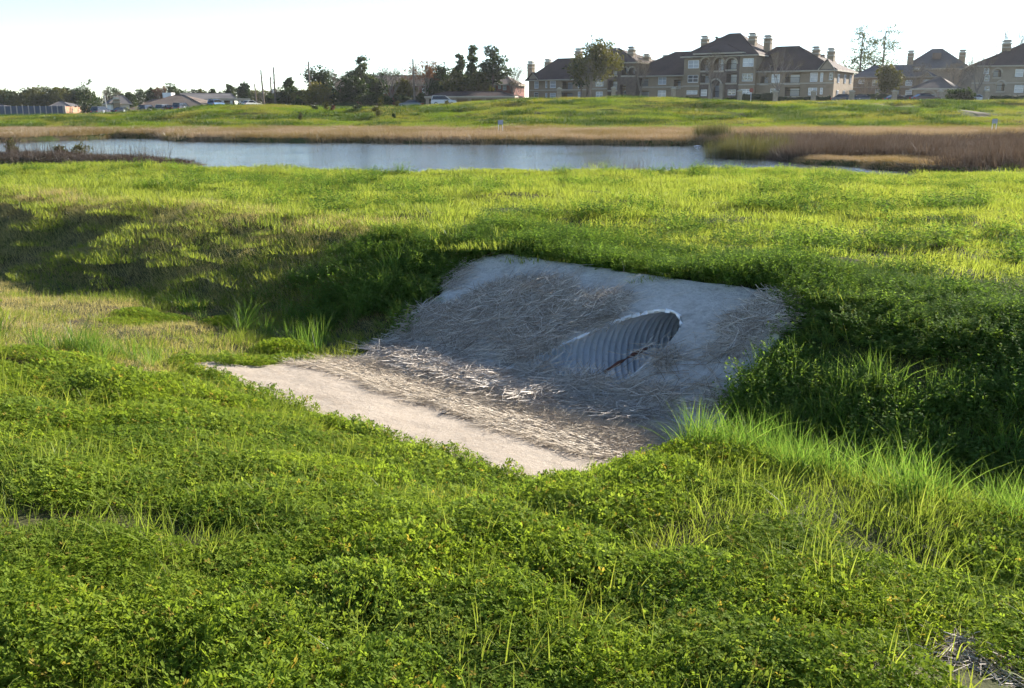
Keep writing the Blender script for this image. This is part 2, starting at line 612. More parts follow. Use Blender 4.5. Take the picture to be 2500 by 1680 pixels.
def build_pipe():
    m, nt, out = new_mat('galvanized_steel')
    pos = nd(nt, 'ShaderNodeNewGeometry').outputs['Position']
    a = noise(nt, 3.0, 5, .6, pos); b = noise(nt, 22, 4, .7, pos)
    c = ramp(nt, a, [(.3, (.66, .71, .76)), (.55, (.86, .88, .91)), (.75, (.74, .74, .72))])
    st = ramp(nt, b, [(.58, (0, 0, 0)), (.75, (1, 1, 1))])
    fm = nd(nt, 'ShaderNodeMath', operation='MULTIPLY'); nt.links.new(st, fm.inputs[0]); fm.inputs[1].default_value = .5
    c = mixc(nt, fm.outputs[0], c, (.24, .19, .14))
    principled(nt, out, c, .40, .15, .5, bump=b, bstr=.08)
    nth = 72; pitch = .076; per = 8
    aa = np.arange(3.6, 12.5, pitch / per)
    th = np.linspace(0, 2 * math.pi, nth, endpoint=False)
    # where each line along the pipe leaves the paved slope
    a0 = np.zeros(nth)
    for k, t in enumerate(th):
        q = PIPE_Q + PIPE_R * math.cos(t); z = PIPE_Z + PIPE_R * math.sin(t)
        x = PC * aa - PS * q; y = PS * aa + PC * q
        zz = con_z((x - y) * Q, (x + y) * Q)
        above = zz < z
        a0[k] = aa[np.nonzero(above)[0].max()] + .01 if above.any() else aa[0]
    V = []
    for a in aa:
        r = PIPE_R + .019 * math.sin(2 * math.pi * a / pitch)
        for k, t in enumerate(th):
            ac = max(a, a0[k] + .014)
            q = PIPE_Q + r * math.cos(t); z = PIPE_Z + r * math.sin(t)
            V.append((PC * ac - PS * q, PS * ac + PC * q, z))
    V = np.array(V) + np.array(INV)
    F = []
    for i in range(len(aa) - 1):
        for k in range(nth):
            k2 = (k + 1) % nth
            if aa[i + 1] < a0[k] and aa[i + 1] < a0[k2]:
                continue
            F.append((i * nth + k, i * nth + k2, (i + 1) * nth + k2, (i + 1) * nth + k))
    F.append(tuple((len(aa) - 1) * nth + k for k in range(nth)))
    used = sorted({i for f in F for i in f}); mp = {v: i for i, v in enumerate(used)}
    mesh_obj('corrugated_pipe', V[used], [tuple(mp[i] for i in f) for f in F], m, culvert, smooth_sh=True)
    # silt lying in the bottom of the pipe
    V = []; F = []
    n = 30
    for i, a in enumerate(np.linspace(4.1, 12.4, n)):
        zt = PIPE_Z - .30 + .05 * math.sin(a * 3) - .06 * smooth(4.4, 6.0, a)
        w = math.sqrt(max(PIPE_R ** 2 - (zt - PIPE_Z) ** 2, .01)) - .012
        for j, k in enumerate(np.linspace(-1, 1, 9)):
            q = PIPE_Q + w * k
            x = PC * a - PS * q; y = PS * a + PC * q
            V.append((x, y, zt - .06 * (1 - k * k) + random.uniform(-.01, .01)))
    for i in range(n - 1):
        for j in range(8):
            F.append((i * 9 + j, i * 9 + j + 1, (i + 1) * 9 + j + 1, (i + 1) * 9 + j))
    V = np.array(V) + np.array(INV)
    mesh_obj('silt_bed', V, F, simple_mat('damp_silt', (.09, .075, .055), .8, 0, .4, .4, 12), culvert, smooth_sh=True)


build_pipe()


# ------------------------------------------------------------------ scatter by geometry nodes
def scatter(name, pts, rot, scl, vid, sources, label, cat=None, kind='stuff'):
    pts = np.ascontiguousarray(pts, np.float32)
    me = bpy.data.meshes.new(name)
    me.vertices.add(len(pts)); me.vertices.foreach_set('co', pts.ravel())
    for nm, arr in (('rot', rot), ('scl', scl)):
        a = me.attributes.new(nm, 'FLOAT_VECTOR', 'POINT')
        a.data.foreach_set('vector', np.ascontiguousarray(arr, np.float32).ravel())
    a = me.attributes.new('vid', 'INT', 'POINT')
    a.data.foreach_set('value', np.ascontiguousarray(vid, np.int32))
    o = bpy.data.objects.new(name, me)
    COL.objects.link(o)
    tag(o, label, cat, None, kind)
    ng = bpy.data.node_groups.new(name + '_nodes', 'GeometryNodeTree')
    ng.interface.new_socket('Geometry', in_out='INPUT', socket_type='NodeSocketGeometry')
    ng.interface.new_socket('Geometry', in_out='OUTPUT', socket_type='NodeSocketGeometry')
    gi = ng.nodes.new('NodeGroupInput'); go = ng.nodes.new('NodeGroupOutput')
    jn = ng.nodes.new('GeometryNodeJoinGeometry')
    for src in sources:
        oi = ng.nodes.new('GeometryNodeObjectInfo')
        oi.inputs['Object'].default_value = src
        oi.inputs['As Instance'].default_value = True
        ng.links.new(oi.outputs['Geometry'], jn.inputs[0])
    ip = ng.nodes.new('GeometryNodeInstanceOnPoints')
    ip.inputs['Pick Instance'].default_value = True

    def attr(nm, typ):
        n = ng.nodes.new('GeometryNodeInputNamedAttribute')
        n.data_type = typ
        n.inputs['Name'].default_value = nm
        return n.outputs[0]
    er = ng.nodes.new('FunctionNodeEulerToRotation')
    ng.links.new(attr('rot', 'FLOAT_VECTOR'), er.inputs[0])
    ng.links.new(er.outputs[0], ip.inputs['Rotation'])
    ng.links.new(attr('scl', 'FLOAT_VECTOR'), ip.inputs['Scale'])
    ng.links.new(attr('vid', 'INT'), ip.inputs['Instance Index'])
    ng.links.new(gi.outputs[0], ip.inputs['Points'])
    ng.links.new(jn.outputs[0], ip.inputs['Instance'])
    ng.links.new(ip.outputs[0], go.inputs[0])
    md = o.modifiers.new('scatter', 'NODES')
    md.node_group = ng
    return o


def blade_clump(name, n, rad, h0, h1, w, segs, lean, mat, flop=1.0, wind=(0, 0), seed=1, power=.5):
    """n curved tapering blades in a disc"""
    g = np.random.default_rng(seed)
    V = []; F = []; T = []
    for i in range(n):
        a = g.uniform(0, 6.283); r = rad * g.uniform(0, 1) ** power
        bx, by = r * math.cos(a), r * math.sin(a)
        h = g.uniform(h0, h1) * (1 - .35 * (r / rad) ** 2)
        la = a + g.normal(0, .9); ln = abs(g.normal(0, lean)) + .05
        dx, dy = math.cos(la) * ln + wind[0], math.sin(la) * ln + wind[1]
        fa = g.uniform(0, 6.283); wx, wy = math.cos(fa), math.sin(fa)
        ww = w * g.uniform(.6, 1.3); tint = g.uniform(0, .55)
        n0 = len(V)
        for k in range(segs + 1):
            t = k / segs
            c = t ** 1.8 * flop
            px = bx + dx * h * (t * .35 + c); py = by + dy * h * (t * .35 + c)
            pz = h * (t - .38 * min(1.3, math.hypot(dx, dy)) * t ** 2.4 * flop) - .02
            hw = ww * .5 * (1 - t ** 1.6) * (.7 + .6 * min(t * 4, 1) * .5)
            if k == segs:
                V.append((px, py, pz)); T.append(tint + .12 * t)
            else:
                V.append((px - wx * hw, py - wy * hw, pz)); V.append((px + wx * hw, py + wy * hw, pz)); T += [tint + .12 * t] * 2
        for k in range(segs):
            a0 = n0 + 2 * k
            if k == segs - 1:
                F.append((a0, a0 + 1, a0 + 2, a0 + 2))
            else:
                F.append((a0, a0 + 1, a0 + 3, a0 + 2))
    F2 = []
    for q in F:
        F2.append((q[0], q[1], q[2]))
        if q[3] != q[2]:
            F2.append((q[0], q[2], q[3]))
    return fast_mesh(name, np.array(V), np.array(F2), mat, link=False, attr=T)


def clover_clump(name, n, rad, h0, h1, lw, mat, seed=1, stems=True):
    """three-leaflet leaves held level on short stalks in a low cushion"""
    g = np.random.default_rng(seed)
    V = []; F = []; T = []
    for i in range(n):
        a = g.uniform(0, 6.283); rr = g.uniform(0, 1) ** .55
        r = rad * rr
        cx, cy = r * math.cos(a), r * math.sin(a)
        h = g.uniform(h0, h1) * (1 - .55 * rr ** 2)
        tx, ty = g.normal(0, .42), g.normal(0, .42)
        tint = g.uniform(0, .6)
        sz = lw * g.uniform(.65, 1.25)
        ro = g.uniform(0, 6.283)
        for k in range(3):
            t = ro + k * 2.094 + g.normal(0, .12)
            c, s_ = math.cos(t), math.sin(t)
            droop = g.uniform(-.25, .3)
            n0 = len(V)
            for (fx, fy) in ((.08, 0), (.55, -.42), (1.0, -.36), (.93, 0), (1.0, .36), (.55, .42)):
                lx, ly = fx * sz, fy * sz
                x = cx + c * lx - s_ * ly; y = cy + s_ * lx + c * ly
                z = h + (x - cx) * tx + (y - cy) * ty - droop * lx + abs(fy) * sz * .35
                V.append((x, y, z)); T.append(tint)
            F += [(n0, n0 + 1, n0 + 3), (n0 + 1, n0 + 2, n0 + 3), (n0, n0 + 3, n0 + 5), (n0 + 5, n0 + 3, n0 + 4)]
        if stems and i % 2 == 0:
            n0 = len(V)
            V += [(cx * .8 - .001, cy * .8, -.01), (cx * .8 + .001, cy * .8, -.01), (cx, cy, h)]; T += [tint] * 3
            F.append((n0, n0 + 1, n0 + 2))
    return fast_mesh(name, np.array(V), np.array(F), mat, link=False, attr=T)


def weed_clump(name, n, rad, h0, h1, mat, leaf=.03, seed=1):
    """upright weeds with feathery leaves: stalks carrying many small pointed leaflets"""
    g = np.random.default_rng(seed)
    V = []; F = []; T = []
    for i in range(n):
        a = g.uniform(0, 6.283); rr = g.uniform(0, 1) ** .6; r = rad * rr
        bx, by = r * math.cos(a), r * math.sin(a)
        h = g.uniform(h0, h1) * (1 - .5 * rr ** 2)
        ln = rr * .5 + g.uniform(0, .25); dx, dy = math.cos(a) * ln, math.sin(a) * ln
        tint0 = g.uniform(0, .45)
        m = 26
        for k in range(m):
            t = .18 + .82 * (k + g.uniform(0, .8)) / m
            x0 = bx + dx * h * t ** 1.4; y0 = by + dy * h * t ** 1.4; z0 = h * t
            la = g.uniform(0, 6.283); el = g.uniform(-.3, .8)
            L = leaf * g.uniform(.7, 1.6) * (1.3 - .6 * t)
            reach = leaf * 1.6 * (1.15 - t) * g.uniform(0, 1.4)
            x0 += math.cos(la) * reach; y0 += math.sin(la) * reach
            d = np.array([math.cos(la) * math.cos(el), math.sin(la) * math.cos(el), math.sin(el)]) * L
            sd = np.array([-math.sin(la), math.cos(la), g.uniform(-.5, .5)]) * L * .24
            p = np.array([x0, y0, z0]); n0 = len(V); tt = tint0 + g.uniform(0, .25) * t + .1 * t
            V += [tuple(p), tuple(p + d * .5 + sd), tuple(p + d), tuple(p + d * .5 - sd)]; T += [tt] * 4
            F += [(n0, n0 + 1, n0 + 2), (n0, n0 + 2, n0 + 3)]
        n0 = len(V)
        V += [(bx - .002, by, -.01), (bx + .002, by, -.01), (bx + dx * h, by + dy * h, h)]; T += [tint0] * 3
        F.append((n0, n0 + 1, n0 + 2))
    return fast_mesh(name, np.array(V), np.array(F), mat, link=False, attr=T)


def straw_clump(name, n, rad, L0, L1, w, thick, mat, seed=1, align=0.0):
    """thin dry stalks lying across each other"""
    g = np.random.default_rng(seed)
    V = []; F = []; T = []
    for i in range(n):
        a = g.uniform(0, 6.283); r = rad * g.uniform(0, 1) ** .6
        L = g.uniform(L0, L1); th = g.uniform(0, 6.283) * (1 - align) + g.normal(0, .35) * align
        d = np.array([math.cos(th), math.sin(th), g.normal(0, .10)])
        c = np.array([r * math.cos(a), r * math.sin(a), g.uniform(.002, thick) * (1 - .6 * (r / rad) ** 2)])
        bend = np.array([-d[1], d[0], 0]) * g.normal(0, .09) * L
        up = np.array([0, 0, 1.0]); sd = np.cross(d, up); sd /= np.linalg.norm(sd)
        tint = g.uniform(0, .75)
        hw = w * g.uniform(.5, 1.2) * .5
        n0 = len(V)
        for k in (-1, 0, 1):
            p = c + d * L * .5 * k + bend * (k * k) + up * (-.012 * k * k if g.uniform() < .7 else .02 * k * k)
            V += [tuple(p - sd * hw), tuple(p + sd * hw), tuple(p + up * hw * 1.5)]; T += [tint] * 3
        for k in (0, 1):
            b = n0 + 3 * k
            F += [(b, b + 2, b + 5), (b, b + 5, b + 3), (b + 2, b + 1, b + 4), (b + 2, b + 4, b + 5)]
    return fast_mesh(name, np.array(V), np.array(F), mat, link=False, attr=T)


M_LAWN = leaf_mat('grass_blade', (.085, .130, .022), (.142, .195, .034), (.210, .255, .055), .55, .05, .5, k=1.25, patch=(.22, .25, .045), patch_scale=.45, dry=(.30, .25, .13), dry_amt=.04)
M_FIELD = leaf_mat('field_grass_blade', (.100, .150, .026), (.165, .215, .040), (.230, .270, .062), .6, .05, .5, k=1.25, patch=(.205, .240, .050), patch_scale=.22, dry=(.34, .29, .13), dry_amt=.05)
M_TALL = leaf_mat('tall_grass_blade', (.055, .120, .024), (.098, .175, .034), (.150, .225, .050), .55, .05, .5, k=1.25, dry=(.30, .25, .12), dry_amt=.03)
M_CLOVER = leaf_mat('clover_leaf', (.082, .138, .024), (.142, .205, .034), (.205, .260, .050), .55, .06, .5, k=1.25, patch=(.185, .250, .026), patch_scale=1.1, dry=(.34, .27, .06), dry_amt=.04)
M_WEED = leaf_mat('weed_leaf', (.065, .130, .026), (.115, .190, .036), (.170, .245, .052), .6, .03, .6, k=1.25)
M_STRAW = leaf_mat('straw', (.25, .20, .15), (.52, .445, .365), (.80, .73, .64), .15, .3, .5, trans_tint=(1.0, .85, .6))
M_LANE = leaf_mat('sunlit_straw', (.30, .24, .17), (.50, .42, .32), (.66, .58, .47), .2, .2, .5, trans_tint=(1.0, .85, .6))  # straw copy for the lane, sunlight put into its colour against its own shadows
M_DRY = leaf_mat('dry_grass_blade', (.21, .165, .11), (.315, .255, .18), (.42, .355, .26), .4, .15, .5, patch=(.20, .16, .055), patch_scale=.12, trans_tint=(1.1, .9, .6))
M_REED = leaf_mat('dead_reed', (.048, .040, .034), (.088, .074, .062), (.155, .132, .11), .3, .1, .6, trans_tint=(1.1, .85, .6))
M_FARG = leaf_mat('bank_grass_blade', (.080, .145, .016), (.140, .210, .022), (.20, .255, .034), .5, .05, .5, patch=(.26, .225, .065), patch_scale=.09)

lawn_src = [blade_clump('lawn_src', 330, .27, .05, .14, .0055, 3, .5, M_LAWN, seed=k) for k in range(5)]
lawnlet_src = [blade_clump('lawnlet_src', 60, .11, .05, .13, .0052, 3, .5, M_LAWN, seed=10 + k) for k in range(4)]
M_MOWN = leaf_mat('mown_grass_blade', (.20, .215, .07), (.31, .31, .115), (.42, .40, .185), .5, .06, .5, patch=(.36, .29, .15), patch_scale=.6, dry=(.48, .39, .24), dry_amt=.42)
mown_src = [blade_clump('mown_src', 300, .30, .03, .085, .0055, 2, .6, M_MOWN, seed=30 + k) for k in range(4)]
long_src = [blade_clump('long_src', 42, .20, .13, .30, .0068, 4, .55, M_LAWN, seed=20 + k) for k in range(5)]
field_src = [blade_clump('field_src', 300, .50, .08, .20, .010, 3, .5, M_FIELD, seed=40 + k) for k in range(5)]
tall_src = [blade_clump('tall_src', 46, .10, .28, .55, .0085, 5, .45, M_TALL, seed=60 + k) for k in range(4)]
clover_src = [clover_clump('clover_src', 1250, .24, .03, .085, .0112, M_CLOVER, seed=80 + k) for k in range(5)]
cloverlet_src = [clover_clump('cloverlet_src', 110, .10, .03, .085, .0115, M_CLOVER, seed=90 + k) for k in range(4)]
weed_src = [weed_clump('weed_src', 18, .16, .16, .34, M_WEED, .026, seed=100 + k) for k in range(4)]
straw_src = [straw_clump('straw_src', 34, .17, .12, .50, .0052, .045, M_STRAW, seed=120 + k) for k in range(4)]
lane_src = [straw_clump('lane_src', 46, .20, .12, .38, .0030, .012, M_LANE, seed=130 + k, align=.65) for k in range(3)]


def grid_pts(step, ylo, yhi, half=38.0, jit=.9):
    """jittered grid over the wedge of ground the camera can see, with a margin to each side"""
    w = yhi * math.tan(math.radians(half)) + 1
    xs = np.arange(-w, w, step); ys = np.arange(ylo, yhi, step)
    X, Y = np.meshgrid(xs, ys)
    x = X.ravel() + rng.uniform(-.5, .5, X.size) * step * jit
    y = Y.ravel() + rng.uniform(-.5, .5, X.size) * step * jit
    ok = (np.abs(x) < y * math.tan(math.radians(half)) + 1.0)
    return x[ok], y[ok]


def lie(x, y, amt=.8):
    """random turn about the vertical, tipped with the lie of the ground"""
    e = .15
    zx = (terrain(x + e, y) - terrain(x - e, y)) / (2 * e) * amt
    zy = (terrain(x, y + e) - terrain(x, y - e)) / (2 * e) * amt
    th = rng.uniform(0, 6.283, len(x))
    # z turn first, then tilt: euler XYZ is applied X, Y, Z, so turn the gradient back into the clump's own frame
    c, s_ = np.cos(th), np.sin(th)
    gx = zx * c + zy * s_; gy = -zx * s_ + zy * c
    return np.stack([np.arctan(gy), -np.arctan(gx), th], -1)


def sample(n, ylo, yhi, half=36.0, power=1.0):
    """random points on the ground in the wedge the camera can see (and a margin to each side)"""
    r = np.sqrt(rng.uniform(ylo ** 2, yhi ** 2, n)) if power == 1.0 else ylo * (yhi / ylo) ** rng.uniform(0, 1, n)
    a = np.radians(rng.uniform(-half, half, n))
    return r * np.sin(a), r * np.cos(a)


def rz(n, tilt=0.0):
    return np.stack([rng.normal(0, tilt, n) if tilt else np.zeros(n), rng.normal(0, tilt, n) if tilt else np.zeros(n), rng.uniform(0, 6.283, n)], -1)


def uni(sc, zmul=None):
    z = sc if zmul is None else sc * zmul
    return np.stack([sc, sc, z], -1)


def ground_pts(x, y, sink=0.0):
    return np.stack([x, y, terrain(x, y) - sink], -1)


def us_of(x, y):
    return (x - y) * Q, (x + y) * Q


BARE = ground_hit(2270, 1650)


def bare_fade(x, y, nz, a, b):
    return smooth(a, b, np.hypot((x - BARE[0]) * 1.1, (y - BARE[1]) * 1.9) + (nz - .5) * .6)


def left_floor(x, y):
    s = (x + y) * Q
    return smooth(-1.6, -3.4, x) * smooth(1.2, 2.4, s) * smooth(5.6, 5.2, s)


def clover_want(x, y):
    nz = fbm(x / .9, y / .9, 201); big = fbm(x / 2.6, y / 2.6, 202)
    left = smooth(-2.0, -5.0, x) * smooth(4.5, 7.5, y)
    rgt = smooth(.4, 1.8, x) * smooth(3.6, 4.8, y)
    return smooth(.36, .54, nz * .6 + big * .4 + .05 - .24 * left - .09 * rgt - .07 * smooth(-.3, -1.8, x)) * bare_fade(x, y, nz, .35, .6)


def lawn_want(x, y):
    nz = fbm(x / .8, y / .8, 211); big = fbm(x / 2.6, y / 2.6, 202)
    left = smooth(-1.5, -4.0, x) * smooth(4.0, 7.0, y)
    rgt = smooth(.3, 1.8, x) * smooth(3.2, 4.6, y)
    return np.clip(.42 + .9 * smooth(.42, .62, nz) * smooth(.62, .4, big) + .25 * left + .75 * rgt + .4 * smooth(-.3, -1.8, x), 0, 1) * (1 - .8 * left_floor(x, y)) * bare_fade(x, y, nz, .3, .6)


def build_near_plants():
    # --- clover carpet, near banks: broad patches, and small cushions along the edge of the paving
    x, y = grid_pts(.26, 1.7, 11.5)
    u, s = us_of(x, y); sd = concrete_sd(u, s)
    keep = (rng.uniform(0, 1, len(x)) < clover_want(x, y)) & (s < 5.2) & (sd < -.27)
    x, y = x[keep], y[keep]
    hgt = .40 + 1.7 * fbm(x / .55, y / .55, 203) ** 1.4
    scatter('clover_patch', ground_pts(x, y), lie(x, y), uni(.85 + .35 * rng.uniform(0, 1, len(x)), hgt), rng.integers(0, 5, len(x)), clover_src,
            'dense low clover covering the near bank of the ditch')
    x, y = grid_pts(.10, 3.5, 11.5)
    u, s = us_of(x, y); sd = concrete_sd(u, s)
    keep = (sd > -.24) & (sd < .02 + .05 * rng.uniform(-1, 1, len(x))) & (s < 5.0) & (rng.uniform(0, 1, len(x)) < np.maximum(clover_want(x, y) * .9, .45))
    x, y = x[keep], y[keep]
    scatter('clover_edge', ground_pts(x, y), lie(x, y), uni(.8 + .5 * rng.uniform(0, 1, len(x)), .7 + .8 * rng.uniform(0, 1, len(x))), rng.integers(0, 4, len(x)), cloverlet_src,
            'small clover cushions creeping over the near edge of the paved floor')
    # --- short grass between and over the clover
    x, y = grid_pts(.30, 1.7, 13.5)
    u, s = us_of(x, y); sd = concrete_sd(u, s)
    nz = fbm(x / .8, y / .8, 215)
    dens = np.where(s > 5.3, .75 * smooth(.3, .5, nz), lawn_want(x, y))
    keep = (rng.uniform(0, 1, len(x)) < dens) & (s < 8.3) & (sd < -.22)
    x, y = x[keep], y[keep]
    scatter('short_grass', ground_pts(x, y), lie(x, y), uni(.85 + .4 * rng.uniform(0, 1, len(x)), .55 + .9 * fbm(x / .7, y / .7, 213)), rng.integers(0, 5, len(x)), lawn_src,
            'short yellowish green grass on both banks of the ditch')
    x, y = grid_pts(.13, 3.5, 13.0)
    u, s = us_of(x, y); sd = concrete_sd(u, s)
    keep = (sd > -.26) & (sd < np.where(s > 7.2, -.09, .02) + .04 * rng.uniform(-1, 1, len(x))) & (rng.uniform(0, 1, len(x)) < np.where(s > 5.2, .6, .2 + .8 * lawn_want(x, y)))
    x, y = x[keep], y[keep]
    scatter('edge_grass', ground_pts(x, y), lie(x, y), uni(.8 + .4 * rng.uniform(0, 1, len(x))), rng.integers(0, 4, len(x)), lawnlet_src,
            'small grass tufts fringing the concrete paving')
    # --- dry mown floor of the ditch at the left
    x, y = grid_pts(.27, 5.5, 24)
    u, s = us_of(x, y); sd = concrete_sd(u, s)
    toef = np.interp(u, UT, T_TOEF)
    nz = fbm(x / 1.2, y / 1.2, 217)
    slope = (u < -8.2) * smooth(-.1, .2, s - toef) * (s < np.interp(u, UT, T_RIMF) + .6) * .95 * (sd < -.3)
    fringe = (np.abs(sd + .02) < .14) & (u < -7.3) & (s < 5.2) & (rng.uniform(0, 1, len(x)) < .55)
    w = np.maximum.reduce([slope, fringe * .8, smooth(-1.6, -3.4, x + (nz - .5) * 2) * (s < toef + .1) * smooth(1.2, 2.4, s + (nz - .5) * 1.5) * (sd < -.12)])
    keep = rng.uniform(0, 1, len(x)) < w
    x, y = x[keep], y[keep]
    scatter('mown_grass', ground_pts(x, y), lie(x, y), uni(.9 + .4 * rng.uniform(0, 1, len(x)), .6 + .9 * rng.uniform(0, 1, len(x)) + .9 * ((x + y) * Q > np.interp((x - y) * Q, UT, T_TOEF))), rng.integers(0, 4, len(x)), mown_src,
            'pale dry mown grass on the flat floor left of the paving')
    # --- longer loose blades
    x, y = grid_pts(.22, 1.7, 12.5)
    u, s = us_of(x, y); sd = concrete_sd(u, s)
    nz = fbm(x / .7, y / .7, 221)
    rgt = smooth(.3, 1.6, x) * smooth(3.0, 4.6, y)
    dens = (.27 + .6 * smooth(.46, .64, nz) + .35 * rgt) * (1 - .85 * left_floor(x, y)) * bare_fade(x, y, nz, .2, .5)
    keep = (rng.uniform(0, 1, len(x)) < dens) & (s < 7.9) & (sd < -.12)
    x, y = x[keep], y[keep]
    scatter('long_grass', ground_pts(x, y), lie(x, y), uni(.55 + .45 * rng.uniform(0, 1, len(x))), rng.integers(0, 5, len(x)), long_src,
            'longer bright green grass blades standing out of the clover')
    # --- tall tussocks: right bank, ditch, tuft beside the paving
    P = []
    x, y = sample(9000, 4.0, 12.0, 40)
    u, s = us_of(x, y); sd = concrete_sd(u, s)
    nz = fbm(x / .6, y / .6, 231)
    a = (u > -3.9) & (s > 4.75) & (s < 6.9)
    dens = a * (.22 + .6 * smooth(.45, .6, nz)) * (1 - smooth(-.10, -.02, sd))
    edge = (u > -4.2) & (u < 2) & (s > 4.35) & (s < 5.2)
    dens = np.maximum(dens, edge * .7 * (1 - smooth(-.16, -.06, sd)))
    keep = rng.uniform(0, 1, len(x)) < dens
    x, y = x[keep], y[keep]
    tx, ty = [], []
    for (px, py, n, spread) in ((900, 745, 16, .28), (860, 770, 10, .25), (960, 700, 6, .2), (230, 860, 10, .25), (170, 850, 10, .25), (500, 750, 3, .35), (600, 790, 3, .3), (760, 850, 4, .2), (690, 825, 3, .25), (1020, 640, 5, .2)):
        h = ground_hit(px, py)
        for _ in range(n):
            tx.append(h[0] + rng.normal(0, spread)); ty.append(h[1] + rng.normal(0, spread * .8))
    tx = np.array(tx); ty = np.array(ty)
    ok = concrete_sd(*us_of(tx, ty)) < -.08
    x = np.concatenate([x, tx[ok]]); y = np.concatenate([y, ty[ok]])
    sc = .42 + .5 * rng.uniform(0, 1, len(x))
    scatter('tall_grass', ground_pts(x, y), rz(len(x), .1), uni(sc), rng.integers(0, 4, len(x)), tall_src,
            'tall green grass tussocks in the shaded ditch and beside the paving')
    # --- feathery weeds on the far bank right of the paving and along its upper edge
    x, y = sample(26000, 5.0, 16.0, 40)
    u, s = us_of(x, y); sd = concrete_sd(u, s)
    nz = fbm(x / .9, y / .9, 241)
    band = smooth(7.0, 7.75, s) * smooth(9.1 + .6 * 1, 8.3, s) * smooth(-9.6, -8.2, u)
    bank = (u > -4.4) * smooth(5.3, 5.9, s) * smooth(10.0, 8.0, s)
    lft = smooth(-10.6, -9.4, u) * (u < -7.3) * smooth(5.6, 6.0, s) * smooth(8.4, 7.6, s)
    dens = np.maximum.reduce([band * .9, bank * .85 * smooth(.25, .5, nz), lft * .6 * smooth(.35, .55, nz)])
    dens *= 1 - smooth(-.14, -.07, sd)
    keep = rng.uniform(0, 1, len(x)) < dens
    x, y = x[keep], y[keep]
    hh = (.30 + 1.5 * fbm(x / .9, y / .9, 243) ** 1.5) * .8
    scatter('leafy_weeds', ground_pts(x, y), rz(len(x), .12), uni(.8 + .45 * rng.uniform(0, 1, len(x)), hh), rng.integers(0, 4, len(x)), weed_src,
            'feathery green weeds crowding the upper and right edge of the paving')
    # --- field beyond the ditch
    x, y = grid_pts(.40, 8.6, 37.0, 36)
    u, s = us_of(x, y); sd = concrete_sd(u, s)
    rim = np.interp(u, UT, T_RIMF)
    toef = np.interp(u, UT, T_TOEF)
    nz = fbm(x / 1.6, y / 1.6, 251)
    yn = y_near(x)
    dens = smooth(rim - .4, rim + .5, s) * (1 - smooth(2.0, 5.0, y - yn)) * (.75 + .25 * smooth(.3, .5, nz))
    shade = (s > toef - .2) & (s <= rim + .3) & (u < -7.4)
    dens = np.maximum(dens, shade * (.12 + .5 * smooth(.45, .6, nz)))
    dens = np.maximum(dens, ((s <= 2.6) & (u < -9.5) & (np.hypot(x, y) > 9)) * .8) * (1 - smooth(-.2, -.02, sd))
    keep = rng.uniform(0, 1, len(x)) < dens
    x, y = x[keep], y[keep]
    d = np.hypot(x, y)
    hz = .42 + .75 * fbm(x / 1.1, y / 1.1, 253)
    scatter('field_grass', ground_pts(x, y), rz(len(x), .1), uni((.8 + .45 * rng.uniform(0, 1, len(x))) * np.clip(.8 + d / 90, .8, 1.2), hz), rng.integers(0, 5, len(x)), field_src,
            'sunlit yellow green grass of the flat field behind the ditch')
    # --- darker weed tufts in the field
    x, y = sample(2600, 11, 33, 37)
    u, s = us_of(x, y)
    nz = fbm(x / 2.0, y / 1.1, 261); yn = y_near(x)
    keep = (nz > .60) & (s > 8.6) & (y < yn + 1.5)
    x, y = x[keep], y[keep]
    scatter('field_weeds', ground_pts(x, y), rz(len(x), .1), uni(1.0 + .8 * rng.uniform(0, 1, len(x)), .75), rng.integers(0, 4, len(x)), weed_src,
            'low dark green weed tufts scattered over the sunny field')


build_near_plants()


# ------------------------------------------------------------------ straw washed over the paving
def inside(poly, px, py):
    c = np.zeros(len(px), bool)
    n = len(poly)
    for i in range(n):
        x0, y0 = poly[i]; x1, y1 = poly[(i + 1) % n]
        hit = ((y0 > py) != (y1 > py)) & (px < (x1 - x0) * (py - y0) / (y1 - y0 + 1e-9) + x0)
        c ^= hit
    return c


def to_px(x, y, z):
    zz = z - EYE
    dep = y * CP - zz * SP
    return 1250 + FPX * x / dep, 840 - FPX * (y * SP + zz * CP) / dep


def poly_us(pts):
    """outline on the paving, given where its corners are seen -> ditch coordinates"""
    r = []
    for p in pts:
        h = ground_hit(*p)
        r.append(((h[0] - h[1]) * Q, (h[0] + h[1]) * Q))
    return r


THICK = poly_us([(1000, 830), (1090, 765), (1185, 715), (1290, 690), (1400, 715), (1470, 750), (1560, 765), (1600, 775), (1500, 778), (1400, 800), (1340, 850), (1290, 905), (1400, 915), (1490, 920),
                 (1480, 960), (1400, 985), (1250, 975), (1100, 930), (960, 880), (900, 850)])
RIGHTB = poly_us([(1690, 805), (1780, 790), (1850, 760), (1950, 735), (1900, 800), (1830, 880), (1780, 980), (1700, 1040), (1560, 1035), (1420, 1000), (1480, 950), (1560, 900), (1640, 850)])
EDGE_L = poly_us([(1130, 610), (1200, 612), (1150, 660), (1080, 720), (1040, 800), (980, 840), (930, 840), (1040, 720)])
LANE = poly_us([(430, 838), (600, 852), (780, 880), (900, 890), (1060, 930), (1280, 1000), (1480, 1060), (1600, 1075), (1560, 1105), (1440, 1120), (1300, 1070), (1150, 1022), (1000, 972), (850, 926), (700, 888), (560, 866)])


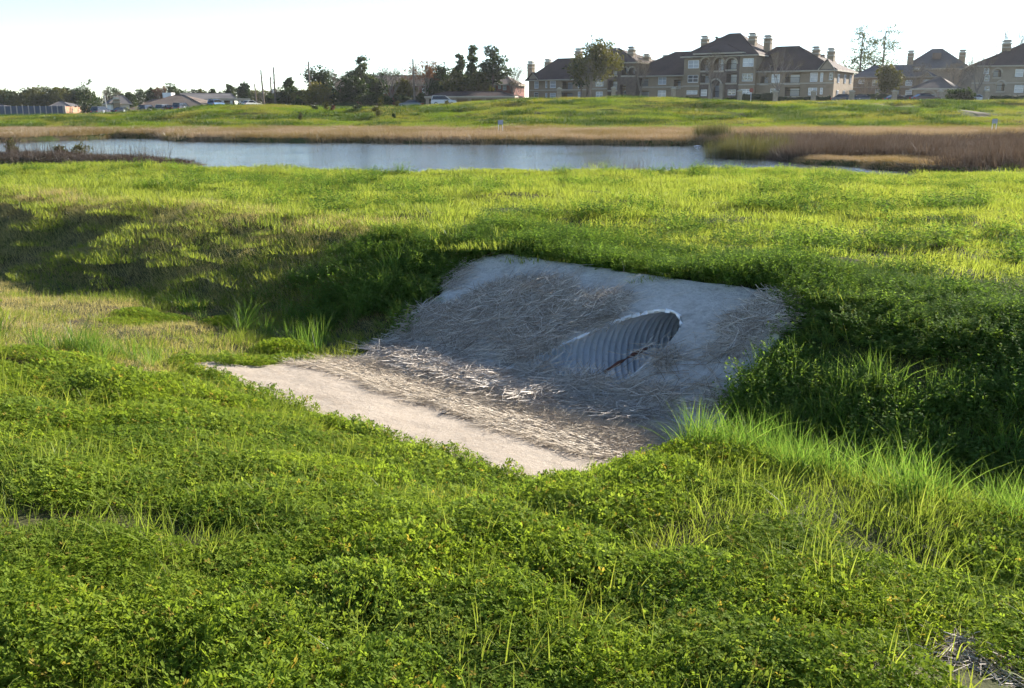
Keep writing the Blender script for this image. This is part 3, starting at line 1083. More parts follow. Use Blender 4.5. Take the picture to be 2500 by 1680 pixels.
def build_straw():
    def cover(name, polys, n, src, label, sc0, sc1, nlo, nhi, seed, align=False, extra=None):
        u = rng.uniform(-9, -3, n); s = rng.uniform(3.6, 7.9, n)
        ok = np.zeros(n, bool)
        for p in polys:
            ok |= inside(p, u + (fbm(u * 3, s * 3, seed) - .5) * .35, s + (fbm(u * 3, s * 3, seed + 5) - .5) * .35)
        ok &= concrete_sd(u, s) > -.04
        nz = fbm(u * 2.2, s * 2.2, seed + 9)
        ok &= rng.uniform(0, 1, n) < smooth(nlo, nhi, nz)
        z = con_z(u, s); x = (s + u) * Q; y = (s - u) * Q
        ax = PC * x + PS * y
        ok &= ~((pipe_sd(x, y, z) > -.12 + .08 * rng.uniform(-1, 1, n)) & (ax > 3.9) & (s > 5.85))
        x, y, z, s = x[ok], y[ok], z[ok], s[ok]
        if extra is not None:
            x = np.concatenate([x, extra[0]]); y = np.concatenate([y, extra[1]]); z = np.concatenate([z, extra[2]]); s = (x + y) * Q
        m = len(x)
        # lie on the slope: tip the clumps with it
        slope = np.where(s > 5.95, math.atan(.405), np.where(s < 5.1, -.19, 0.0))
        psi = rng.uniform(0, 6.283, m) if not align else rng.normal(-.78, .25, m)
        # rotate by psi about z first, then tip about the axis across the slope (1,-1)
        rot = np.zeros((m, 3))
        from mathutils import Matrix
        for i in range(m):
            q = Matrix.Rotation(float(slope[i]), 3, Vector((Q, -Q, 0))) @ Matrix.Rotation(float(psi[i]), 3, 'Z')
            rot[i] = q.to_euler()
        sc = rng.uniform(sc0, sc1, m)
        scatter(name, np.stack([x, y, z], -1), rot, uni(sc), rng.integers(0, len(src), m), src, label)

    # drift of straw banked against the lower lip of the pipe mouth
    g = rng
    ex, ey, ez = [], [], []
    for (qx, qy, n, sx, up) in ((1285, 925, 6, 12, .03), (1320, 940, 5, 12, .02), (1340, 958, 6, 16, .02), (1620, 885, 3, 10, .02), (1400, 952, 8, 14, .05), (1450, 955, 6, 14, .03), (1300, 975, 7, 25, .03)):
        for _ in range(n):
            hh = ground_hit(qx + g.normal(0, sx), qy + g.normal(0, 6))
            ex.append(hh[0]); ey.append(hh[1]); ez.append(hh[2] + .03 + g.uniform(0, up))
    cover('matted_straw', [THICK], 8000, straw_src, 'thick mat of grey brown straw left of the pipe mouth', .65, 1.2, .36, .56, 301, extra=(np.array(ex), np.array(ey), np.array(ez)))
    cover('scattered_straw', [RIGHTB, EDGE_L], 4200, straw_src, 'loose pale straw scattered right of the pipe mouth and along the paving edge', .7, 1.1, .38, .60, 311)
    cover('straw_lane', [LANE], 12000, lane_src, 'sunlit band of fine straw washed along the paved floor', .7, 1.1, .25, .5, 321, align=True)
    # a few stalks on the open parts
    cover('stray_straw', [poly_us([(1130, 620), (1900, 740), (1750, 1030), (1450, 1130), (700, 905), (950, 850)])], 260, [straw_clump('stray_src', 7, .25, .1, .3, .004, .012, M_STRAW, seed=400 + k) for k in range(3)],
          'single straws strewn thinly over the bare paving', .7, 1.1, .1, .3, 331)


build_straw()


def build_bare_patch():
    n = 12
    x = BARE[0] + rng.normal(0, .16, n); y = BARE[1] + rng.normal(0, .08, n)
    scatter('patch_straw', ground_pts(x, y), lie(x, y), uni(.35 + .35 * rng.uniform(0, 1, n)), rng.integers(0, 4, n), straw_src,
            'dry broken stalks on the bare earth patch in the near corner')


build_bare_patch()

# ------------------------------------------------------------------ pond
def build_water():
    m, nt, out = new_mat('pond_water')
    pos = nd(nt, 'ShaderNodeNewGeometry').outputs['Position']
    mp = nd(nt, 'ShaderNodeMapping'); mp.inputs['Scale'].default_value = (.7, 2.2, 1)
    nt.links.new(pos, mp.inputs['Vector'])
    n = noise(nt, 2.2, 5, .6, mp.outputs[0]); n2 = noise(nt, .25, 3, .5, pos)
    ml = nd(nt, 'ShaderNodeMath', operation='MULTIPLY'); nt.links.new(n, ml.inputs[0]); nt.links.new(n2, ml.inputs[1])
    p = principled(nt, out, (.035, .045, .05), .07, 0, .5, bump=ml.outputs[0], bstr=.22, bdist=.2)
    p.inputs['IOR'].default_value = 1.33
    V = [(x, y, -1.5) for y in np.linspace(30, 116, 12) for x in np.linspace(-170, 40, 22)]
    F = [(j * 22 + i, j * 22 + i + 1, (j + 1) * 22 + i + 1, (j + 1) * 22 + i) for j in range(11) for i in range(21)]
    o = mesh_obj('water', V, F, m)
    tag(o, kind='structure')


build_water()

# ------------------------------------------------------------------ far banks, reeds
bank_src = [blade_clump('bank_src', 260, 1.7, .16, .42, .035, 2, .55, M_FARG, seed=500 + k) for k in range(4)]
dry_src = [blade_clump('dry_src', 240, 1.3, .25, .75, .028, 2, .35, M_DRY, seed=510 + k) for k in range(4)]
reed_src = [blade_clump('reed_src', 190, 1.1, .6, 1.8, .022, 3, .22, M_REED, seed=520 + k) for k in range(4)]
M_CAT = leaf_mat('cattail_leaf', (.05, .055, .02), (.10, .10, .04), (.17, .15, .07), .35, .1, .6)
cat_src = [blade_clump('cat_src', 150, .8, 1.3, 2.2, .025, 3, .16, M_CAT, seed=530 + k) for k in range(3)]
M_BTUFT = leaf_mat('bank_tuft_blade', (.028, .060, .010), (.050, .095, .013), (.085, .125, .018), .4, .1, .5)
btuft_src = [blade_clump('btuft_src', 150, .9, .30, .62, .04, 2, .5, M_BTUFT, seed=540 + k) for k in range(3)]


PATH = [ground_hit(a, b) for a, b in [(2000, 252), (2130, 256), (2260, 266), (2400, 280), (2560, 296)]]


def path_dist(x, y):
    d = np.full(len(x), 1e9)
    for p, q in zip(PATH[:-1], PATH[1:]):
        v = (q - p)[:2]; t = np.clip(((x - p[0]) * v[0] + (y - p[1]) * v[1]) / (v @ v), 0, 1)
        d = np.minimum(d, np.hypot(x - p[0] - t * v[0], y - p[1] - t * v[1]))
    return d


def build_path():
    # worn path on the far bank at the right
    V = []; F = []
    pts = PATH
    tt = np.linspace(0, len(pts) - 1, 60)
    for k, q in enumerate(tt):
        i = min(int(q), len(pts) - 2); f_ = q - i
        c = pts[i] * (1 - f_) + pts[i + 1] * f_
        d = pts[i + 1] - pts[i]; nn = np.array([-d[1], d[0]]); nn /= np.linalg.norm(nn)
        for s_ in (-.8, 0, .8):
            x, y = c[0] + nn[0] * s_, c[1] + nn[1] * s_
            V.append((x, y, float(terrain(x, y)) + .05))
    for k in range(59):
        for j in range(2):
            F.append((k * 3 + j, k * 3 + j + 1, (k + 1) * 3 + j + 1, (k + 1) * 3 + j))
    o = mesh_obj('path', V, F, simple_mat('trodden_earth', (.10, .085, .045), .95, 0, .1, .2, .8)); tag(o, kind='structure')


build_path()


def build_far_plants():
    x, y = grid_pts(1.45, 96, 156, 33)
    yb = np.interp(x, [-120, -60, -30, 0, 30, 80], [104, 116, 112, 107, 103, 98])
    keep = (y > yb - 1 + 2 * rng.normal(0, 1, len(x))) & (path_dist(x, y) > 2.0)
    x, y = x[keep], y[keep]
    scatter('bank_grass', ground_pts(x, y), lie(x, y), uni(.9 + .4 * rng.uniform(0, 1, len(x)), .5 + 1.0 * fbm(x / 4, y / 4, 601)), rng.integers(0, 4, len(x)), bank_src,
            'uneven green grass on the far bank behind the pond')
    x, y = grid_pts(1.15, 100, 154, 33)
    yb = np.interp(x, [-120, -60, -30, 0, 30, 80], [104, 116, 112, 107, 103, 98])
    nz = fbm(x / 5.5, y / 2.6, 611)
    keep = (nz > .57) & (y > yb + 2) & (path_dist(x, y) > 1.8)
    x, y = x[keep], y[keep]
    scatter('bank_tufts', ground_pts(x, y), lie(x, y), uni(.9 + .6 * rng.uniform(0, 1, len(x)), 1.0), rng.integers(0, 3, len(x)), btuft_src,
            'darker green tufts streaking the far bank')
    x, y = grid_pts(.95, 60, 122, 33)
    yb = np.interp(x, [-120, -60, -30, 0, 30, 80], [104, 116, 112, 107, 103, 98]); yf = np.interp(x, XS_T, YF_T)
    keep = (y > yf - .3) & (y < yb + 2 * rng.normal(0, 1, len(x)))
    x, y = x[keep], y[keep]
    edge = smooth(4, 0, y - np.interp(x, XS_T, YF_T))
    scatter('dry_grass', ground_pts(x, y), lie(x, y), uni(.85 + .4 * rng.uniform(0, 1, len(x)), .35 + .5 * fbm(x / 3, y / 3, 621) + .35 * edge), rng.integers(0, 4, len(x)), dry_src,
            'tan dry grass along the far shore of the pond')
    # reeds on the marsh
    x, y = grid_pts(.9, 36, 92, 34)
    xr = np.interp(y, YR_T, XR_T); yf = np.interp(x, XS_T, YF_T); yn = y_near(x)
    nz = fbm(x / 4, y / 4, 631)
    keep = (x > xr + .2) & (y < yf + 3) & (y > yn + 9) & ((nz > .33) | (y > 60))
    tip = (x < xr + 7) & (y < 59) & (y > 50)
    keep &= ~tip
    x, y = x[keep], y[keep]
    hz = (.35 + 1.1 * fbm(x / 4, y / 4, 633)) * np.interp(x, [14, 24, 34, 60], [.65, .75, .62, .5])
    scatter('dead_reeds', ground_pts(x, y), lie(x, y), uni(.9 + .35 * rng.uniform(0, 1, len(x)), hz), rng.integers(0, 4, len(x)), reed_src,
            'brown dead reeds filling the marshy end of the pond')
    px = []
    for (qx, qy, n, sx, sy) in ((1735, 352, 10, .7, 1.2), (1790, 378, 5, .4, .6), (1815, 384, 9, .8, 1.0), (1870, 382, 10, 1.0, 1.2), (1745, 384, 2, .3, .4)):
        r = ray(qx, qy); t = (EYE + 1.5) / -r[2]
        for _ in range(n):
            px.append((r[0] * t + rng.normal(0, sx), r[1] * t + rng.normal(0, sy)))
    px = np.array(px)
    z = np.maximum(terrain(px[:, 0], px[:, 1]), -1.62)
    scatter('cattails', np.stack([px[:, 0], px[:, 1], z], -1), rz(len(px), .03), uni(.75 + .35 * rng.uniform(0, 1, len(px))), rng.integers(0, 3, len(px)), cat_src,
            'olive cattails standing in the water at the reed edge')
    # tan grass on the little point and along the near shore strip at the left
    x, y = grid_pts(.55, 48, 62, 34)
    xr = np.interp(y, YR_T, XR_T)
    keep = (x > xr - .2) & (x < xr + 7.5) & (y < 59.5) & (y > 50)
    x, y = x[keep], y[keep]
    scatter('point_grass', ground_pts(x, y), lie(x, y), uni(.45 + .2 * rng.uniform(0, 1, len(x)), .5 + .3 * rng.uniform(0, 1, len(x))), rng.integers(0, 4, len(x)), dry_src,
            'short tan grass on the small point jutting into the pond')
    x, y = grid_pts(.6, 48, 62, 38)
    spit = np.exp(-(((x + 34) / 14.5) ** 4 + ((y - 55) / 3.4) ** 4))
    keep = (spit > .3) & (rng.uniform(0, 1, len(x)) < .8)
    x, y = x[keep], y[keep]
    scatter('spit_weeds', ground_pts(x, y), lie(x, y), uni(.7 + .3 * rng.uniform(0, 1, len(x)), .10 + .22 * fbm(x / 2, y / 2, 641)), rng.integers(0, 4, len(x)), reed_src,
            'low brown weeds on the spit at the near left shore')
    x = np.concatenate([rng.uniform(-29, -20, 30), rng.uniform(-48, -18, 30)]); y = 55 + rng.normal(0, 1.3, len(x))
    stalk = [blade_clump('stalk_src', 14, .5, .8, 1.5, .016, 3, .12, M_REED, seed=550 + k) for k in range(3)]
    scatter('dry_stalks', ground_pts(x, y), rz(len(x), .03), uni(.8 + .5 * rng.uniform(0, 1, len(x))), rng.integers(0, 3, len(x)), stalk,
            'thin dry stalks rising from the left spit before the water')
    x = np.array([at_y(1555 + 28 * k, 395, 29.6)[0] for k in (-.8, -.4, 0, .3, .7)]); y = y_near(x) + .6
    scatter('shore_stalks', ground_pts(x, y), rz(len(x), .03), uni(.45 + .2 * rng.uniform(0, 1, len(x))), rng.integers(0, 3, len(x)), stalk,
            'small bunch of dead stalks on the near shore edge')


build_far_plants()

# ------------------------------------------------------------------ building kit
M_STUCCO = simple_mat('tan_stucco', (.31, .235, .155), .9, 0, .2, .12, .8)
M_STUCCO2 = simple_mat('pale_stucco', (.36, .29, .21), .9, 0, .2, .10, .8)
M_BRICKD = simple_mat('dark_brown_brick', (.17, .125, .095), .9, 0, .2, .25, 2.0)
M_BRICKR = simple_mat('red_brick', (.19, .075, .055), .9, 0, .2, .25, 2.0)
M_TRIM = simple_mat('cream_trim', (.46, .40, .31), .8, 0, .2, .06, 1.0)
M_WHITE = simple_mat('white_paint', (.78, .78, .76), .6, 0, .3, .04, 1.0)
M_GUTTER = simple_mat('gutter_edge', (.30, .24, .18), .7, 0, .3, .1, 1.0)
M_DARK = simple_mat('dark_interior', (.035, .032, .030), .8, 0, .2, .2, 1.0)
M_IRON = simple_mat('black_iron', (.03, .03, .032), .5, .5, .4, .1, 1.0)
M_METALCAP = simple_mat('chimney_metal', (.50, .48, .45), .4, .8, .5, .1, 2.0)
M_ASPH = simple_mat('asphalt', (.055, .054, .052), .9, 0, .2, .2, 2.0)


def shingle_mat(name, col):
    m, nt, out = new_mat(name)
    pos = nd(nt, 'ShaderNodeNewGeometry').outputs['Position']
    mp = nd(nt, 'ShaderNodeMapping'); mp.inputs['Scale'].default_value = (1.2, 1.2, 6)
    nt.links.new(pos, mp.inputs['Vector'])
    n = noise(nt, 2.0, 4, .7, mp.outputs[0]); n2 = noise(nt, .35, 3, .5, pos)
    lo = tuple(c * .65 for c in col); hi = tuple(c * 1.4 for c in col)
    c = mixc(nt, .5, ramp(nt, n, [(.3, lo), (.7, hi)]), ramp(nt, n2, [(.3, lo), (.7, hi)]))
    principled(nt, out, c, .9, 0, .25, bump=n, bstr=.5, bdist=.03)
    return m


M_ROOF = shingle_mat('brown_shingles', (.085, .055, .045))
M_ROOFG = shingle_mat('grey_shingles', (.13, .12, .115))
M_ROOFT = shingle_mat('tan_shingles', (.17, .125, .095))


def pane_mat(name, col, rough=.08, blind=None):
    m, nt, out = new_mat(name)
    if blind:
        tc = nd(nt, 'ShaderNodeNewGeometry').outputs['Position']
        sp = nd(nt, 'ShaderNodeSeparateXYZ'); nt.links.new(tc, sp.inputs[0])
        ml = nd(nt, 'ShaderNodeMath', operation='MULTIPLY'); nt.links.new(sp.outputs[2], ml.inputs[0]); ml.inputs[1].default_value = 60
        sn = nd(nt, 'ShaderNodeMath', operation='SINE'); nt.links.new(ml.outputs[0], sn.inputs[0])
        c = ramp(nt, sn.outputs[0], [(0, tuple(q * .7 for q in blind)), (1, blind)])
        principled(nt, out, c, rough, 0, .8)
    else:
        principled(nt, out, col, rough, 0, .8)
    return m


M_PANE = pane_mat('window_glass', (.06, .07, .08))
M_PANEB = pane_mat('window_glass_with_blinds', None, .12, (.55, .57, .60))


class Bld:
    """a building whose front runs through photograph column px0 at Y0 metres, turned by alpha (right end nearer)"""
    def __init__(self, name, label, px0, Y0, alpha, group=None, zb=None):
        self.al = R(alpha)
        r = ray(px0, 250)
        self.o = np.array([r[0] / r[1] * Y0, Y0])
        self.dx = np.array([math.cos(self.al), -math.sin(self.al)])
        self.dy = np.array([math.sin(self.al), math.cos(self.al)])
        self.z = float(terrain(self.o[0], self.o[1], False)) - .1 if zb is None else zb
        self.root = empty(name, (self.o[0], self.o[1], self.z), -self.al)
        tag(self.root, label, 'building' if 'building' in name or 'block' in name else 'house', group)

    def L(self, px, py, dep=0.0):
        """local (x, z) of the point seen at px,py on the plane dep metres behind the front"""
        r = ray(px, py)
        # o + a*dx + dep*dy on the ray
        A = np.array([[self.dx[0], -r[0]], [self.dx[1], -r[1]]])
        b = -(self.o + dep * self.dy)
        a, t = np.linalg.solve(A, b)
        return a, EYE + r[2] * t - self.z

    def rect(self, q, dep=0.0):
        (px0, px1, py0, py1) = q
        x0, z1 = self.L(px0, (py0), dep); x1, _ = self.L(px1, py0, dep)
        xm = (px0 + px1) / 2
        _, z1 = self.L(xm, py0, dep); _, z0 = self.L(xm, py1, dep)
        return x0, x1, z0, z1

    def wall(self, x0, x1, y0, y1, z0, z1, holes, mat, depth=.22, deep=()):
        """four walls; the front carries real openings with reveals. holes: (x0,x1,z0,z1,depth)"""
        mb = MB()
        hs = [(max(a, x0 + .05), min(b, x1 - .05), max(c, z0), min(d, z1 - .05), e) for (a, b, c, d, e) in holes]
        hs = [h for h in hs if h[1] - h[0] > .15 and h[3] - h[2] > .15]
        xs = sorted({x0, x1} | {h[0] for h in hs} | {h[1] for h in hs}); zs = sorted({z0, z1} | {h[2] for h in hs} | {h[3] for h in hs})
        for i in range(len(xs) - 1):
            for j in range(len(zs) - 1):
                cx, cz = (xs[i] + xs[i + 1]) / 2, (zs[j] + zs[j + 1]) / 2
                if any(h[0] < cx < h[1] and h[2] < cz < h[3] for h in hs):
                    continue
                mb.add([(xs[i], y0, zs[j]), (xs[i + 1], y0, zs[j]), (xs[i + 1], y0, zs[j + 1]), (xs[i], y0, zs[j + 1])], [(0, 1, 2, 3)])
        for (a, b, c, d, e) in hs:
            q = y0 + e
            mb.add([(a, y0, c), (b, y0, c), (b, y0, d), (a, y0, d), (a, q, c), (b, q, c), (b, q, d), (a, q, d)],
                   [(0, 4, 5, 1), (1, 5, 6, 2), (2, 6, 7, 3), (3, 7, 4, 0), (4, 7, 6, 5)])
        mb.add([(x0, y0, z0), (x1, y0, z0), (x1, y1, z0), (x0, y1, z0), (x0, y0, z1), (x1, y0, z1), (x1, y1, z1), (x0, y1, z1)],
               [(1, 2, 6, 5), (2, 3, 7, 6), (3, 0, 4, 7), (4, 5, 6, 7)])
        return mb.build('wall', mat, self.root)

    def window(self, x0, x1, z0, z1, y, blind=True, side=0):
        w = .07
        fr = MB()
        yf0, yf1 = y - .05, y + .04
        fr.box(x0, x1, yf0, yf1, z0 - .06, z0 + w); fr.box(x0, x1, yf0, yf1, z1 - w, z1)
        fr.box(x0, x0 + w, yf0, yf1, z0 + w, z1 - w); fr.box(x1 - w, x1, yf0, yf1, z0 + w, z1 - w)
        zm = (z0 + z1) / 2
        fr.box(x0 + w, x1 - w, yf0 + .02, yf1, zm - .04, zm + .04)
        if x1 - x0 > 1.5:
            xm = (x0 + x1) / 2
            fr.box(xm - .04, xm + .04, yf0 + .021, yf1, z0 + w, z1 - w)
        o = fr.build('window', M_WHITE, self.root)
        pn = MB(); pn.box(x0 + w, x1 - w, y + .012, y + .03, z0 + w, z1 - w)
        pn.build('pane', M_PANEB if blind else M_PANE, o)
        return o

    def balcony(self, x0, x1, z0, z1, y, depth=1.5):
        """things inside a recess: slab edge, iron railing, glass door at the back"""
        mb = MB(); mb.box(x0 - .08, x1 + .08, y - .12, y + .3, z0 - .32, z0 - .02)
        b = mb.build('balcony', M_TRIM, self.root)
        rl = MB(); rl.box(x0 + .02, x1 - .02, y + .02, y + .06, z0 + .98, z0 + 1.04); rl.box(x0 + .02, x1 - .02, y + .02, y + .06, z0 + .06, z0 + .1)
        n = max(3, int((x1 - x0) / .16))
        for i in range(n + 1):
            xx = x0 + .03 + (x1 - x0 - .08) * i / n
            rl.box(xx, xx + .025, y + .03, y + .05, z0 + .1, z0 + .98)
        rl.build('railing', M_IRON, b)
        xm = (x0 + x1) / 2; ww = min(1.8, (x1 - x0) * .6)
        dr = MB(); dr.box(xm - ww / 2, xm + ww / 2, y + depth - .06, y + depth - .01, z0 + .02, min(z0 + 2.1, z1 - .2))
        dr.build('glass_door', M_PANEB, b)

    def hip(self, x0, x1, y0, y1, ze, xr0, xr1, zr, mat=None, over=.55, th=.22, yr=None, gable=False):
        mat = mat or M_ROOF
        yr = (y0 + y1) / 2 if yr is None else yr
        a0, a1, b0, b1 = x0 - over, x1 + over, y0 - over, y1 + over
        if gable:
            xr0, xr1 = a0 + .1, a1 - .1
        v = [(a0, b0, ze), (a1, b0, ze), (a1, b1, ze), (a0, b1, ze), (xr0, yr, zr), (xr1, yr, zr)]
        f = [(0, 1, 5, 4), (1, 2, 5), (2, 3, 4, 5), (3, 0, 4), (0, 3, 2, 1)]
        mb = MB(); mb.add(v, f)
        r = mb.build('roof', mat, self.root)
        fb = MB()
        fb.box(a0 - .04, a1 + .04, b0 - .10, b0 - .005, ze - th, ze + .02); fb.box(a1 + .005, a1 + .10, b0, b1, ze - th, ze + .02); fb.box(a0 - .10, a0 - .005, b0, b1, ze - th, ze + .02)
        fb.build('eaves', M_TRIM, r)
        cp = MB()
        cp.tube([(xr0, yr, zr + .02), (xr1 + .02, yr, zr + .02)], [.09, .09], 5)
        for (p, q) in ((0, 4), (1, 5)):
            cp.tube([np.array(v[p]) + (0, 0, .03), np.array(v[q]) + (0, 0, .03)], [.08, .08], 5)
        cp.build('ridge_cap', mat, r)
        return r

    def front_gable(self, x0, x1, ze, zp, yf, yb, mat=None):
        """small gable facing the front"""
        mat = mat or M_ROOF
        xm = (x0 + x1) / 2
        mb = MB(); e = .2
        mb.add([(x0 - e, yf - .3, ze), (xm, yf - .3, zp), (xm, yb, zp), (x0 - e, yb, ze)], [(0, 3, 2, 1)])
        mb.add([(x1 + e, yf - .3, ze), (xm, yf - .3, zp), (xm, yb, zp), (x1 + e, yb, ze)], [(0, 1, 2, 3)])
        mb.build('gable_roof', mat, self.root)
        w = MB(); w.add([(x0, yf, ze - .1), (x1, yf, ze - .1), (xm, yf, zp - .12)], [(0, 1, 2)])
        w.build('gable_wall', M_STUCCO2, self.root)
        t = MB(); t.tube([(x0 - e, yf - .32, ze), (xm, yf - .32, zp), (x1 + e, yf - .32, ze)], [.09, .09, .09], 4)
        t.build('gable_trim', M_TRIM, self.root)

    def chimney(self, x, ztop, zbot, y, w=1.15):
        h = MB(); h.box(x - w / 2, x + w / 2, y - w / 2, y + w / 2, zbot, ztop - .75)
        c = h.build('chimney', M_STUCCO, self.root)
        b = MB(); b.box(x - w / 2 - .1, x + w / 2 + .1, y - w / 2 - .1, y + w / 2 + .1, ztop - 1.45, ztop - 1.25)
        b.box(x - w / 2 - .15, x + w / 2 + .15, y - w / 2 - .15, y + w / 2 + .15, ztop - .80, ztop - .62)
        b.build('chimney_band', M_TRIM, c)
        k = MB(); k.box(x - w * .38, x + w * .38, y - w * .38, y + w * .38, ztop - .62, ztop - .32)
        k.build('flue', M_METALCAP, c)
        k = MB()
        z0, z1 = ztop - .32, ztop - .05
        a = w * .62; b2 = w * .40
        k.add([(x - a, y - a, z0), (x + a, y - a, z0), (x + a, y + a, z0), (x - a, y + a, z0), (x - b2, y - b2, z1), (x + b2, y - b2, z1), (x + b2, y + b2, z1), (x - b2, y + b2, z1)],
              [(0, 3, 2, 1), (4, 5, 6, 7), (0, 1, 5, 4), (1, 2, 6, 5), (2, 3, 7, 6), (3, 0, 4, 7)])
        k.build('chimney_cap', M_GUTTER, c)

    def arch(self, x0, x1, zs, y, t=.28, mat_wall=None, ztop=None):
        """round arch: trim ring standing proud, spandrels closing the corners of the opening"""
        n = 12; xm = (x0 + x1) / 2; r = (x1 - x0) / 2
        ring = MB()
        for i in range(n):
            a0, a1 = math.pi * i / n, math.pi * (i + 1) / n
            p = [(xm + rr * math.cos(a), yy, zs + rr * math.sin(a)) for yy in (y - .14, y + .05) for a in (a0, a1) for rr in (r, r + t)]
            ring.add(p, [(0, 1, 3, 2), (4, 6, 7, 5), (1, 5, 7, 3), (0, 2, 6, 4), (0, 4, 5, 1), (2, 3, 7, 6)])
        ring.build('arch_trim', M_TRIM, self.root)
        sp = MB()
        for sgn in (1, -1):
            for i in range(6):
                a0, a1 = math.pi / 2 * i / 6, math.pi / 2 * (i + 1) / 6
                xa, xb = xm + sgn * r * math.cos(a0), xm + sgn * r * math.cos(a1)
                za, zb_ = zs + r * math.sin(a0), zs + r * math.sin(a1)
                sp.add([(xa, y + .02, za), (xb, y + .02, zb_), (xb, y + .02, zs + r), (xa, y + .02, zs + r)], [(0, 1, 2, 3) if sgn < 0 else (3, 2, 1, 0)])
        sp.build('spandrel', mat_wall or M_BRICKD, self.root)

    def band(self, x0, x1, y, z, h=.22):
        mb = MB(); mb.box(x0, x1, y - .07, y - .004, z, z + h)
        mb.build('trim_band', M_TRIM, self.root)

    def block(self, px0, px1, py_eave, y0, y1, mat, wins=(), balcs=(), blinds=None, extra=(), bands=()):
        """wall block given by photograph columns and eave row; windows and balconies as photograph rectangles"""
        x0, _ = self.L(px0, py_eave, y0); x1, ze = self.L(px1, py_eave, y0)
        _, ze = self.L((px0 + px1) / 2, py_eave, y0)
        holes = []; wl = []; bl = []
        for q in wins:
            a, b, c, d = self.rect(q, y0)
            c = max(c, .5)
            holes.append((a, b, c, d, .16)); wl.append((a, b, c, d))
        for q in balcs:
            a, b, c, d = self.rect(q, y0)
            c = max(c, .15)
            holes.append((a, b, c, d, 1.5)); bl.append((a, b, c, d))
        self.wall(x0, x1, y0, y1, -.6, ze, holes + list(extra), mat)
        for i, (a, b, c, d) in enumerate(wl):
            self.window(max(a, x0 + .05) + .012, min(b, x1 - .05) - .012, c + .07, min(d, ze - .05) - .012, y0 + .09, blind=(i * 7 % 5 != 2))
        for (a, b, c, d) in bl:
            self.balcony(max(a, x0 + .05), min(b, x1 - .05), c, min(d, ze - .05), y0)
        for z in bands:
            _, zz = self.L((px0 + px1) / 2, z, y0)
            self.band(x0 - .05, x1 + .05, y0, zz)
        return x0, x1, ze


